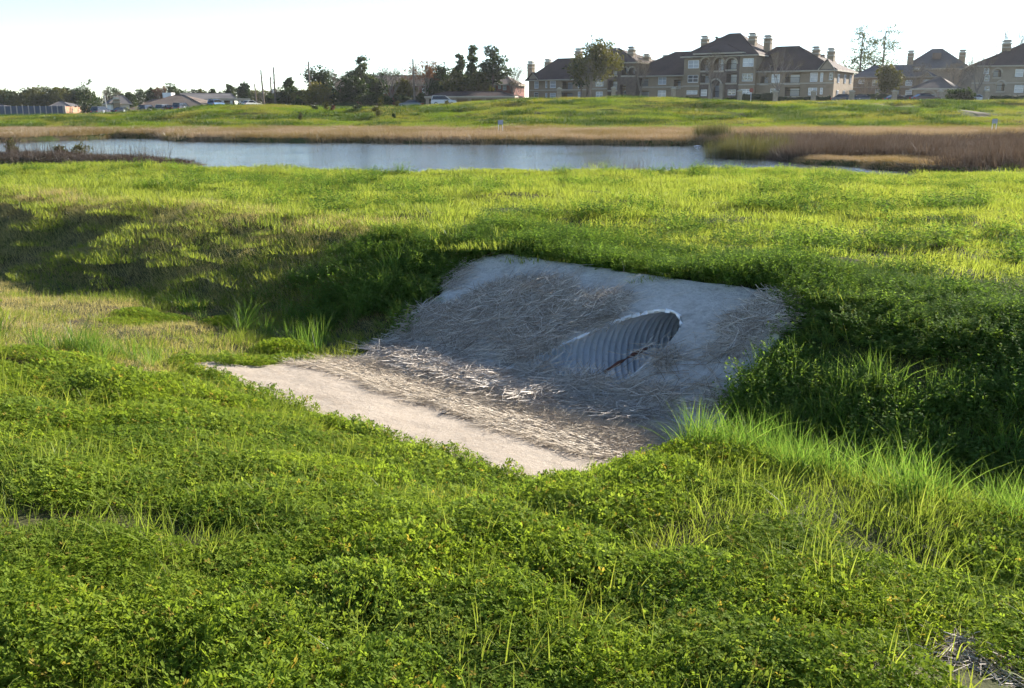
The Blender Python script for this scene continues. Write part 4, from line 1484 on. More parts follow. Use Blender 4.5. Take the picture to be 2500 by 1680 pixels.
def apartments():
    def X4(x): return 1640 + .2057 * x
    def Y4(y): return 60 + .2057 * y
    def X3(x): return 1230 + .21 * x
    def Y3(y): return 60 + .21 * y
    def r4(a, b, c, d): return (X4(a), X4(b), Y4(c), Y4(d))
    def r3(a, b, c, d): return (X3(a), X3(b), Y3(c), Y3(d))
    # ---------------- main block
    A = Bld('apartment_building', 'three storey tan apartment block with a tall hipped roof, arched bay and brick entrance', 1760, 184, 33)
    # left wing, two storeys
    x0, x1, ze = A.block(X3(1370), X3(2095), Y3(596), 1.5, 14, M_STUCCO,
                         [r3(1390, 1470, 620, 710), r3(1395, 1470, 770, 850), r3(1795, 1890, 610, 700), r3(1790, 1885, 765, 850)],
                         [r3(1535, 1680, 620, 720), r3(1530, 1690, 770, 870), r3(1980, 2060, 640, 735)], bands=(Y3(735),))
    xr, zr = A.L(1650, 128, 8); xr1, _ = A.L(1712, 128, 8)
    A.hip(x0, x1 + 4, 1.5, 14, ze, xr, xr1 + 3, zr)
    # right wing, two storeys
    x0r, x1r, zer = A.block(X4(1010), X4(1935), Y4(548), 1.2, 15, M_STUCCO,
                            [r4(1185, 1285, 590, 690), r4(1170, 1280, 760, 830), r4(1645, 1735, 570, 680), r4(1620, 1725, 750, 840), r4(1765, 1800, 570, 680), r4(1760, 1795, 750, 830), r4(1870, 1915, 570, 660)],
                            [r4(1055, 1150, 610, 700), r4(1350, 1530, 580, 695), r4(1345, 1525, 745, 850)], bands=(Y4(706),))
    xa, zr = A.L(X4(1240), Y4(268), 8); xb, _ = A.L(X4(1510), Y4(268), 8)
    A.hip(x0r - 3, x1r, 1.2, 15, zer, xa, xb, zr)
    # end wall of the right wing with windows, seen at a slant and lit by the sun
    for yy, zz in ((4.0, 3.6), (4.0, .8), (8.5, 3.6), (8.5, .8), (12.5, 3.6)):
        fr = MB(); fr.box(x1r + .01, x1r + .09, yy - .6, yy + .6, zz, zz + 1.5)
        w = fr.build('window', M_WHITE, A.root)
        pn = MB(); pn.box(x1r + .095, x1r + .12, yy - .5, yy + .5, zz + .1, zz + 1.4); pn.build('pane', M_PANEB, w)
    gx, gz = A.L(X4(1940), Y4(465), 1.2)
    A.front_gable(x1r - 2.6, x1r - .05, zer + .05, zer + 1.9, .9, 6)
    # centre, three storeys
    ex = []
    xl0, xl1, zel = A.block(X4(150), X4(340), Y4(403), .2, 16, M_STUCCO,
                            [r4(195, 325, 425, 520), r4(190, 315, 600, 690), r4(175, 305, 780, 830)], [], bands=(Y4(738),))
    xr0, xr1, zer3 = A.block(X4(812), X4(1005), Y4(375), .2, 16, M_STUCCO,
                             [r4(845, 975, 400, 500), r4(835, 965, 580, 675), r4(820, 950, 765, 830)], [], bands=(Y4(720),))
    arches = [(350, 460, 400, 545), (505, 620, 395, 545), (650, 775, 400, 530)]
    xc0, xc1, zec = A.block(X4(335), X4(818), Y4(362), .45, 16, M_BRICKD,
                            [r4(345, 420, 770, 850), r4(665, 760, 770, 840)],
                            [r4(a, b, c, d) for a, b, c, d in arches] + [r4(345, 450, 590, 690), r4(650, 775, 580, 690), r4(465, 585, 655, 860)])
    for a, b, c, d in arches + [(465, 585, 655, 860)]:
        q = A.rect(r4(a, b, c, d), .45)
        A.arch(q[0], q[1], q[3] - (q[1] - q[0]) / 2, .45 - .003)
    q = A.rect(r4(440, 610, 700, 870), -.4)
    col = MB(); col.box(q[0], q[0] + .7, -.5, .44, -.5, q[3]); col.build('entrance_column', M_STUCCO2, A.root)
    col = MB(); col.box(q[1] - .7, q[1], -.5, .44, -.5, q[3]); col.build('entrance_column', M_STUCCO2, A.root)
    xp, zp = A.L(X4(780), Y4(108), 8)
    A.hip(xl0, xr1, .2, 16, (zel + zer3) / 2 + .3, xp - 1.6, xp + .6, zp, yr=8)
    xq, zq = A.L(X4(560), Y4(215), 4)
    A.hip(xc0 - .3, xc1 + .3, -.2, 9, zec + .35, xq - .4, xq + .8, zq, yr=5.0)
    for (cx, ct, dep, w) in ((400, 130, 5, 1.25), (968, 95, 6, 1.25), (1150, 123, 8, 1.25), (1722, 255, 7, 1.2), (1900, 275, 4, 1.15), (590, 152, 11, 1.1), (1795, 352, 11, 1.0)):
        x, z = A.L(X4(cx), Y4(ct), dep)
        A.chimney(x, z, z - 4.6, dep, w)
    # ---------------- block to its left
    B = Bld('apartment_building', 'brown roofed tan apartment block half hidden by the leaning pine, row of chimneys', 1420, 200, 33)
    x0, x1, ze = B.block(X3(290), X3(960), Y3(640), 1.0, 13, M_STUCCO,
                         [r3(355, 405, 660, 745), r3(350, 400, 790, 850), r3(480, 505, 655, 740), r3(535, 605, 655, 740), r3(480, 505, 795, 850), r3(535, 605, 795, 855), r3(860, 915, 650, 740), r3(860, 915, 780, 850)],
                         [r3(680, 800, 660, 750), r3(675, 800, 790, 860)], bands=(Y3(768),))
    xa, za = B.L(1362, 144, 7); xb, _ = B.L(1404, 144, 7)
    B.hip(x0, x1, 1.0, 13, ze, xa, xb, za)
    B.front_gable(x0 - .2, x0 + 2.4, ze + .05, ze + 1.6, .8, 5)
    x0, x1, ze3 = B.block(X3(1025), X3(1205), Y3(470), .2, 15, M_STUCCO, [r3(1065, 1160, 500, 580), r3(1065, 1160, 640, 720), r3(1070, 1150, 780, 850)], [], bands=(Y3(755),))
    x2, x3, ze4 = B.block(X3(1205), X3(1545), Y3(455), .5, 15, M_BRICKD, [],
                          [r3(1370, 1440, 500, 590), r3(1455, 1530, 500, 590), r3(1215, 1320, 520, 590), r3(1215, 1320, 650, 760), r3(1350, 1420, 700, 850), r3(1215, 1310, 790, 860)])
    for a, b in ((1370, 1440), (1455, 1530)):
        q = B.rect(r3(a, b, 500, 590), .5); B.arch(q[0], q[1], q[3] - (q[1] - q[0]) / 2, .497)
    xp, zp = B.L(X3(1285), Y3(280), 8)
    B.hip(x0, x3, .2, 15, ze4 + .2, xp - 2.5, xp + 1.2, zp, yr=8)
    for (cx, ct, dep) in ((318, 423, 5), (518, 398, 6), (873, 273, 9), (1072, 247, 6), (1490, 252, 5), (1670, 338, 8), (1890, 352, 10)):
        x, z = B.L(X3(cx), Y3(ct), dep)
        B.chimney(x, z, z - 4.2, dep, 1.2)
    # ---------------- right: low front block with the high roof behind
    def X5(x): return 2000 + .2142 * x
    def Y5(y): return 40 + .2143 * y
    def r5(a, b, c, d): return (X5(a), X5(b), Y5(c), Y5(d))
    Cc = Bld('apartment_building', 'tan apartment block with a high gabled roof behind the two tall pines', 2170, 198, 22)
    x0, x1, ze = Cc.block(X5(395), X5(1310), Y5(690), 0, 12, M_STUCCO,
                          [r5(450, 520, 720, 770), r5(610, 670, 720, 790), r5(715, 790, 715, 780), r5(985, 1065, 725, 790), r5(985, 1060, 840, 900), r5(1180, 1260, 720, 800), r5(640, 700, 830, 900)],
                          [r5(825, 940, 705, 800), r5(820, 935, 825, 900)], bands=(Y5(812),))
    xa, za = Cc.L(X5(860), Y5(560), 6); xb, _ = Cc.L(X5(1110), Y5(560), 6)
    Cc.hip(x0, x1, 0, 12, ze, xa - 4, xb, za, M_ROOFG)
    q = Cc.rect(r5(790, 980, 615, 690), -.4)
    Cc.front_gable(q[0], q[1], q[2], q[3], -.4, 6, M_ROOFT)
    q = Cc.rect(r5(1175, 1290, 630, 690), -.4)
    Cc.front_gable(q[0], q[1], q[2], q[3], -.4, 6, M_ROOFT)
    xp, zp = Cc.L(X5(1350), Y5(368), 16)
    xl, zl = Cc.L(X5(900), Y5(600), 12); xr, _ = Cc.L(X5(1760), Y5(600), 12)
    Cc.wall(xl + 1, xr - 1, 12.6, 26, -.5, zl, [], M_STUCCO2)
    Cc.hip(xl + 1, xr - 1, 12.6, 26, zl, xp - 1, xp + 1, zp, M_ROOFG, yr=18)
    q = Cc.rect(r5(1300, 1400, 400, 480), 12.4)
    dm = MB(); dm.box(q[0], q[1], 14.2, 17, q[2], q[3] - .2); dm.build('dormer', M_ROOFT, Cc.root)
    for (cx, ct, dep) in ((1050, 385, 14), (1640, 375, 15), (1115, 572, 3)):
        x, z = Cc.L(X5(cx), Y5(ct), dep); Cc.chimney(x, z, z - 4.5, dep, 1.25)
    # ---------------- far right block
    D = Bld('apartment_building', 'three storey brown apartment block cut off by the picture edge, bare trees before it', 2430, 178, 18)
    x0, x1, ze = D.block(X5(1760), X5(2620), Y5(560), 0, 16, M_STUCCO2,
                         [r5(1880, 1940, 590, 660), r5(1890, 1945, 670, 740), r5(2240, 2334, 600, 690), r5(2230, 2334, 780, 870), r5(2420, 2540, 600, 690), r5(2420, 2540, 780, 870), r5(1890, 1945, 800, 870)],
                         [r5(1990, 2080, 600, 690), r5(2030, 2120, 740, 850)], bands=(Y5(765),))
    for a, b, c, d in ((1990, 2080, 600, 690), (2030, 2120, 740, 850)):
        q = D.rect(r5(a, b, c, d), 0); D.arch(q[0], q[1], q[3] - (q[1] - q[0]) / 2, -.003, mat_wall=M_STUCCO2)
    xp, zp = D.L(X5(2480), Y5(270), 8)
    D.hip(x0, x1, 0, 16, ze, xp - .8, xp + 3, zp, M_ROOF)
    x, z = D.L(X5(2145), Y5(268), 5); D.chimney(x, z, z - 5, 5, 1.35)
    # ---------------- garage
    G = Bld('garage_building', 'small tan garage with a hipped roof and arched door beside the hedge', 2290, 166, 33)
    x0, x1, ze = G.block(X5(1080), X5(1500), Y5(822), 0, 11, M_STUCCO2, [], [r5(1160, 1330, 870, 970)])
    q = G.rect(r5(1160, 1330, 870, 970), 0); G.arch(q[0], q[1], q[3] - .9, -.003, mat_wall=M_STUCCO2)
    xp, zp = G.L(X5(1370), Y5(692), 5.5)
    G.hip(x0, x1, 0, 11, ze, xp - .3, xp + .3, zp, M_ROOFT, yr=5.5)
    return A, B


apartments()


def other_houses():
    # red brick block behind the trees in the middle
    F = Bld('brick_building', 'long red brick apartment block in shadow behind the middle trees', 1060, 212, 12)
    def X8(x): return 900 + .1628 * x
    def Y8(y): return 100 + .1628 * y
    def X7(x): return 600 + .1542 * x
    def Y7(y): return 130 + .1542 * y
    x0, x1, ze = F.block(825, 1252, 207, 0, 13, M_BRICKR,
                         [(X7(1555), X7(1610), Y7(585), Y7(720)), (X7(1350), X7(1385), Y7(620), Y7(720)), (X7(1910), X7(1960), Y7(600), Y7(700)), (X8(210), X8(255), Y8(730), Y8(790)), (X8(1940), X8(1985), Y8(650), Y8(720)), (X8(2010), X8(2065), Y8(660), Y8(740)), (X8(1370), X8(1410), Y8(680), Y8(740)), (1030, 1042, 215, 228)],
                         [(X8(1830), X8(1910), Y8(660), Y8(770))])
    xa, za = F.L(850, 186, 6.5); xb, _ = F.L(1235, 186, 6.5)
    F.hip(x0, x1, 0, 13, ze, xa, xb, za, M_ROOFT)
    q = F.rect((X8(1790), X8(1940), Y8(560), Y8(655)), -.5)
    F.front_gable(q[0], q[1], q[2], q[3], -.5, 6, M_ROOFG)
    # carport
    K = Bld('carport_building', 'low tan carport with a dark shingle roof and open bays', 1140, 186, 14)
    x0, _ = K.L(1043, 243, 0); x1, ze = K.L(1252, 241, 0)
    rows = np.linspace(x0, x1, 7)
    mb = MB(); mb.box(x0, x1, 5.6, 5.9, -.4, ze); mb.build('rear_wall', M_STUCCO, K.root)
    for i, xx in enumerate(rows):
        c = MB(); c.box(xx - .3, xx + .3, 0, .5, -.5, ze - .02); c.build('column', M_STUCCO2, K.root)
    mb = MB(); mb.box(x0 - .4, x1 + .4, -.15, .55, ze - .0, ze + .45); mb.build('fascia_beam', M_STUCCO2, K.root)
    _, zr = K.L(1150, 224, 3)
    K.hip(x0, x1, 0, 6, ze + .46, x0 + 3, x1 - 3, zr, M_ROOF, over=.4)
    # left side
    def X1(x): return .2742 * x
    def Y1(y): return 100 + .2742 * y
    H = Bld('school_building', 'wide low building with a huge brown hipped roof left of the poles', 415, 205, 4)
    x0, x1, ze = H.block(X1(1140), X1(1890), Y1(618), 0, 22, M_BRICKD, [(X1(1720), X1(1760), Y1(622), Y1(645)), (X1(1790), X1(1830), Y1(622), Y1(645)), (X1(1250), X1(1280), Y1(622), Y1(645))], [])
    xa, za = H.L(X1(1560), Y1(482), 11); xb, _ = H.L(X1(1640), Y1(482), 11)
    H.hip(x0, x1, 0, 22, ze, xa, xb, za, M_ROOFT)
    x2, z2 = H.L(X1(1250), Y1(520), 9)
    H.hip(x0 + .3, x2 + 9, 2.0, 16, ze + .03, x0 + 1.5, x2 + 6, z2, M_ROOFT, yr=9)
    vt = MB()
    x, z = H.L(X1(1500), Y1(450), 12); vt.box(x - 1, x + 1, 11, 13, z - 1.4, z - .3); vt.build('roof_vent', M_WHITE, H.root)
    I = Bld('hall_building', 'dark roofed hall with a white trimmed lit porch beside the utility poles', 500, 232, -24)
    x0, x1, ze = I.block(X1(1650), X1(2085), Y1(520), 0, 14, M_BRICKD, [(X1(1920), X1(1960), Y1(545), Y1(575)), (X1(2000), X1(2050), Y1(545), Y1(575))], [])
    xa, za = I.L(X1(1700), Y1(466), 7); xb, _ = I.L(X1(2080), Y1(466), 7)
    I.hip(x0, x1, 0, 14, ze, xa, xb, za, M_ROOFG, gable=True)
    q = I.rect((X1(1905), X1(2210), Y1(520), Y1(585)), -5)
    for k in range(5):
        xx = q[0] + (q[1] - q[0]) * k / 4
        c = MB(); c.box(xx - .25, xx + .25, -5.2, -4.7, -.6, q[3] - .3); c.build('porch_column', M_WHITE, I.root)
    c = MB(); c.box(q[0] - .4, q[1] + .4, -5.4, .3, q[3] - .29, q[3] + .25); c.build('porch_roof', M_TRIM, I.root)
    J = Bld('white_house', 'small house with a dark roof, white chimney and bright white wall', 292, 222, -30)
    x0, x1, ze = J.block(X1(985), X1(1150), Y1(560), 0, 9, M_WHITE, [(X1(1040), X1(1070), Y1(575), Y1(605))], [])
    xa, za = J.L(X1(1050), Y1(487), 4); xb, _ = J.L(X1(1100), Y1(487), 4)
    J.hip(x0, x1, 0, 9, ze, xa, xb, za, M_ROOFG)
    x, z = J.L(X1(1028), Y1(490), -.3); J.chimney(x, z, z - 5, -.7, 1.3)
    for nm, lab, cx, w, top, eave in (('grey_house', 'grey hipped house roof showing above the panel fence', 540, 95, 540, 592), ('grey_house', 'dark house roof at the left picture edge behind the fence', 10, 75, 570, 608)):
        S = Bld(nm, lab, X1(cx), 262, 5)
        x0, x1, ze = S.block(X1(cx - w), X1(cx + w), Y1(eave), 0, 11, M_STUCCO, [(X1(cx - 20), X1(cx + 10), Y1(eave + 20), Y1(eave + 50))], [])
        xa, za = S.L(X1(cx), Y1(top), 5.5)
        S.hip(x0, x1, 0, 11, ze, xa - .5, xa + .5, za, M_ROOFG)


other_houses()


# ------------------------------------------------------------------ left fence
def zt(x, y):
    return float(terrain(x, y, False))


def build_fence():
    m_panel = simple_mat('slate_blue_panel', (.10, .115, .16), .7, 0, .3, .15, .7)
    m_post = simple_mat('grey_post', (.42, .38, .34), .8, 0, .2, .1, 1)
    m_wood = simple_mat('cedar_boards', (.40, .22, .13), .85, 0, .2, .25, 2)
    Y = 238
    p1 = at_y(156, 283, Y); z = p1[2]
    left = at_y(-60, 286, 228)
    f = empty('panel_fence', (p1[0], p1[1], z))
    tag(f, 'slate blue panel fence with pale posts at the left edge', 'fence')
    n = 15
    d = np.array([left[0] - p1[0], left[1] - p1[1], 0])
    a = math.atan2(d[1], d[0])
    step = np.hypot(d[0], d[1]) / n
    c, s_ = math.cos(a), math.sin(a)

    def bx(mb, t0, t1, w, z0, z1):
        v = []
        for (t, q) in ((t0, -w), (t1, -w), (t1, w), (t0, w)):
            v.append((c * t - s_ * q, s_ * t + c * q))
        mb.add([(x, y, z0) for x, y in v] + [(x, y, z1) for x, y in v], [(0, 3, 2, 1), (4, 5, 6, 7), (0, 1, 5, 4), (1, 2, 6, 5), (2, 3, 7, 6), (3, 0, 4, 7)])
    for i in range(n + 1):
        mb = MB(); bx(mb, i * step - .13, i * step + .13, .14, -.6, 2.42); mb.build('post', m_post, f)
        if i < n:
            mb = MB(); bx(mb, i * step + .135, (i + 1) * step - .135, .05, -.5, 2.3); mb.build('panel', m_panel, f)
    # sunlit wooden return
    w = empty('board_fence', (p1[0] + .3, p1[1] + .3, z))
    tag(w, 'sunlit reddish board fence turning off the blue panel fence', 'fence')
    q = at_y(219, 281, 262)
    dv = np.array([q[0] - p1[0], q[1] - p1[1]]); L = np.hypot(*dv); a = math.atan2(dv[1], dv[0]); c, s_ = math.cos(a), math.sin(a)
    nb = 26
    for i in range(nb):
        t0 = .2 + i * L / nb
        mb = MB(); bx(mb, t0, t0 + L / nb - .05, .03 + .01 * (i % 2), -.6, 2.25 + .04 * math.sin(i * 3)); mb.build('board', m_wood, w)
    for i in range(5):
        mb = MB(); bx(mb, .2 + i * L / 4 - .1, .2 + i * L / 4 + .1, .12, -.6, 2.45); mb.build('post', m_post, w)


build_fence()


# ------------------------------------------------------------------ trees
def leafy(c_lo, c_mid, c_hi, nm):
    return leaf_mat(nm, c_lo, c_mid, c_hi, .3, .1, .6)


M_BARK = simple_mat('grey_bark', (.16, .125, .10), .95, 0, .1, .3, 4)
M_BARKB = simple_mat('pale_bark', (.24, .20, .165), .95, 0, .1, .25, 4)
M_LF = {'dark': leafy((.018, .034, .010), (.036, .058, .016), (.065, .088, .024), 'evergreen_leaf'),
        'olive': leafy((.055, .062, .014), (.095, .095, .022), (.14, .13, .032), 'olive_leaf'),
        'pine': leafy((.030, .050, .018), (.058, .082, .028), (.095, .115, .042), 'pine_needles'),
        'airy': leafy((.06, .085, .035), (.10, .13, .055), (.15, .17, .08), 'sunlit_pine_needles'),
        'yellow': leafy((.085, .085, .018), (.135, .125, .030), (.19, .165, .045), 'yellowish_leaf'),
        'rust': leafy((.10, .045, .024), (.17, .075, .04), (.22, .11, .06), 'rusty_bud'),
        'grey': leafy((.07, .06, .045), (.11, .095, .075), (.16, .14, .115), 'grey_twig')}


def crown_mesh(blobs, n, leaf, mat, parent, g, flat=.8):
    """leaf-sized faces gathered in clumps through the volume of several uneven lobes"""
    V = []; F = []; T = []
    tot = sum(b[3] * b[4] * b[5] for b in blobs)
    for (cx, cy, cz, rx, ry, rzv) in blobs:
        m = max(3, int(n * rx * ry * rzv / tot / 14))
        for _ in range(m):
            d = g.normal(0, 1, 3); d /= np.linalg.norm(d)
            rr = g.uniform(.25, 1.0) ** .5
            c = np.array([cx + d[0] * rx * rr, cy + d[1] * ry * rr, cz + d[2] * rzv * rr])
            cr = .16 * (rx + ry + rzv) * g.uniform(.6, 1.2)
            tint = g.uniform(0, .5)
            for _ in range(14):
                p = c + g.normal(0, .55, 3) * cr * (1, 1, flat)
                a = g.normal(0, 1, 3); a /= np.linalg.norm(a)
                b = np.cross(a, g.normal(0, 1, 3)); b /= np.linalg.norm(b) + 1e-6
                L = leaf * g.uniform(.6, 1.4)
                k = len(V)
                V += [p - a * L, p + b * L * .55, p + a * L, p - b * L * .55]; T += [tint + g.uniform(0, .12)] * 4
                F += [(k, k + 1, k + 2, k + 3)]
    o = fast_mesh('crown', np.array(V), np.array(F), mat, parent=parent, attr=T)
    return o


def branches(mb, p, d, L, r, lev, g, spread, tips, nseg=3, up=.12):
    pts = [np.array(p)]; rad = [r]
    q = np.array(p, float); dd = np.array(d, float)
    for i in range(nseg):
        dd = dd + g.normal(0, .10, 3) + np.array([0, 0, up * .3]); dd /= np.linalg.norm(dd)
        q = q + dd * L / nseg
        pts.append(q.copy()); rad.append(r * (1 - .55 * (i + 1) / nseg))
    mb.tube(pts, rad, 5 if lev > 1 else 3, cap=False)
    if lev == 0:
        tips.append(q); return
    k = int(g.integers(3, 5)) if lev > 1 else int(g.integers(3, 6))
    for i in range(k):
        f = g.uniform(.35, 1.0) if i else 1.0
        j = f * nseg; i0 = min(int(j), nseg - 1); fr = j - i0
        b = pts[i0] * (1 - fr) + pts[i0 + 1] * fr
        nd_ = dd + g.normal(0, spread, 3) + np.array([0, 0, up]); nd_ /= np.linalg.norm(nd_)
        branches(mb, b, nd_, L * g.uniform(.55, .8), max(r * .5, .012), lev - 1, g, spread, tips, nseg=2, up=up)


def tree(name, label, kind, px, top, wpx, Y, seed, col='dark', base=None, trunk=None, group=None, lean=0.0, n=None, leaf=None):
    """kind: round, pine, bare, conical, sapling. px/top/wpx: photograph column, top row and crown width"""
    g = np.random.default_rng(seed)
    b = at_y(px, 260, Y); x, y = b[0], b[1]
    z = zt(x, y) - .05
    h = at_y(px, top, Y)[2] - z
    w = wpx * Y * CP / FPX
    root = empty(name, (x, y, z)); tag(root, label, 'shrub' if 'shrub' in name else 'tree', group)
    mb = MB()
    if kind in ('bare', 'budding'):
        tips = []
        th = h * .28
        mb.tube([(0, 0, -.3), (g.normal(0, .1), g.normal(0, .1), th)], [.028 * h, .02 * h], 7, cap=False)
        k = 6
        for i in range(k):
            a = 6.283 * i / k + g.uniform(0, .6)
            sp = w / h * .75
            d = np.array([math.cos(a) * sp, math.sin(a) * sp, 1.0]); d /= np.linalg.norm(d)
            branches(mb, (0, 0, th * g.uniform(.75, 1)), d, h * .36, .011 * h, 3, g, .33, tips, up=.16)
        mb.build('trunk', M_BARKB, root)
        tips = np.array(tips)
        sel = tips[:: max(1, len(tips) // 260)]
        V = []; F = []; T = []
        for p in sel:
            for _ in range(5 if kind == 'bare' else 9):
                d = g.normal(0, 1, 3) + (0, 0, .7); d /= np.linalg.norm(d); L = h * .045 * g.uniform(.5, 1.4)
                sd = np.cross(d, (0, 1, .2)); sd = sd / (np.linalg.norm(sd) + 1e-6) * (.011 if kind == 'bare' else .04); k0 = len(V)
                V += [p - sd, p + sd, p + d * L]; T += [g.uniform(0, .5)] * 3; F.append((k0, k0 + 1, k0 + 2))
        fast_mesh('twigs' if kind == 'bare' else 'crown', np.array(V), np.array(F), M_LF['grey' if kind == 'bare' else col], parent=root, attr=T)
        return root
    if kind == 'pine':
        lx = lean * h
        mb.tube([(0, 0, -.3), (lx * .4, 0, h * .45), (lx * .9, 0, h * .93)], [.019 * h, .014 * h, .005 * h], 7, cap=False)
        blobs = []
        c0 = trunk or .5
        nb = 15
        for i in range(nb):
            t = c0 + (1 - c0) * (i + .3) / nb
            rr = w * .27 * (1.1 - .45 * ((t - c0) / (1 - c0)) ** 2) * g.uniform(.75, 1.25)
            a = g.uniform(0, 6.283); off = w * .34 * (1.1 - .75 * ((t - c0) / (1 - c0)) ** 1.5) * g.uniform(.35, 1.1)
            bx, by, bz = lx * t + math.cos(a) * off, math.sin(a) * off, h * t
            blobs.append((bx, by, bz, rr, rr, rr * .62))
            mb.tube([(lx * t * .95, 0, bz - .08 * h), (bx, by, bz)], [.006 * h, .003 * h], 4, cap=False)
        blobs.append((lx, 0, h * .93, w * .2, w * .2, h * .06))
        mb.build('trunk', M_BARK, root)
        crown_mesh(blobs, int((n or 1700) * 1.5), leaf or .24, M_LF[col], root, g, .6)
        return root
    c0 = trunk if trunk is not None else .22
    mb.tube([(0, 0, -.3), (g.normal(0, .1), g.normal(0, .1), h * .4), (0, 0, h * .72)], [.026 * h + .03, .017 * h + .02, .006 * h], 7, cap=False)
    blobs = []
    if kind == 'conical':
        for i in range(7):
            t = c0 + (1 - c0) * i / 7
            rr = w * .5 * (1 - .85 * i / 7) * g.uniform(.85, 1.1)
            blobs.append((g.normal(0, .1 * w), g.normal(0, .1 * w), h * (t + .07), rr, rr, h * .13))
    else:
        nb = 8 if kind == 'round' else 4
        for i in range(nb):
            a = 6.283 * i / nb + g.uniform(0, .8); rr = w * g.uniform(.20, .30)
            off = w * .5 - rr * .9
            tz = g.uniform(c0 + .12, .86)
            off *= math.sqrt(max(.1, 1 - ((tz - .55) / .5) ** 2))
            bx, by = math.cos(a) * off, math.sin(a) * off
            blobs.append((bx, by, h * tz, rr, rr, min(rr, h * .22)))
            mb.tube([(0, 0, h * min(tz - .1, .5)), (bx * .8, by * .8, h * tz)], [.01 * h, .004 * h], 4, cap=False)
        blobs.append((0, 0, h * .85, w * .26, w * .26, h * .15)); blobs.append((0, 0, h * .55, w * .36, w * .36, h * .24))
    mb.build('trunk', M_BARK, root)
    crown_mesh(blobs, int((n or 1900) * 1.35), .25 if kind != 'sapling' else .10, M_LF[col], root, g)
    return root


ORD2 = 'first second third fourth fifth sixth seventh eighth ninth tenth eleventh twelfth thirteenth fourteenth fifteenth sixteenth seventeenth'.split()
ORD = 'first second third fourth fifth sixth seventh eighth ninth tenth eleventh twelfth thirteenth fourteenth fifteenth'.split()


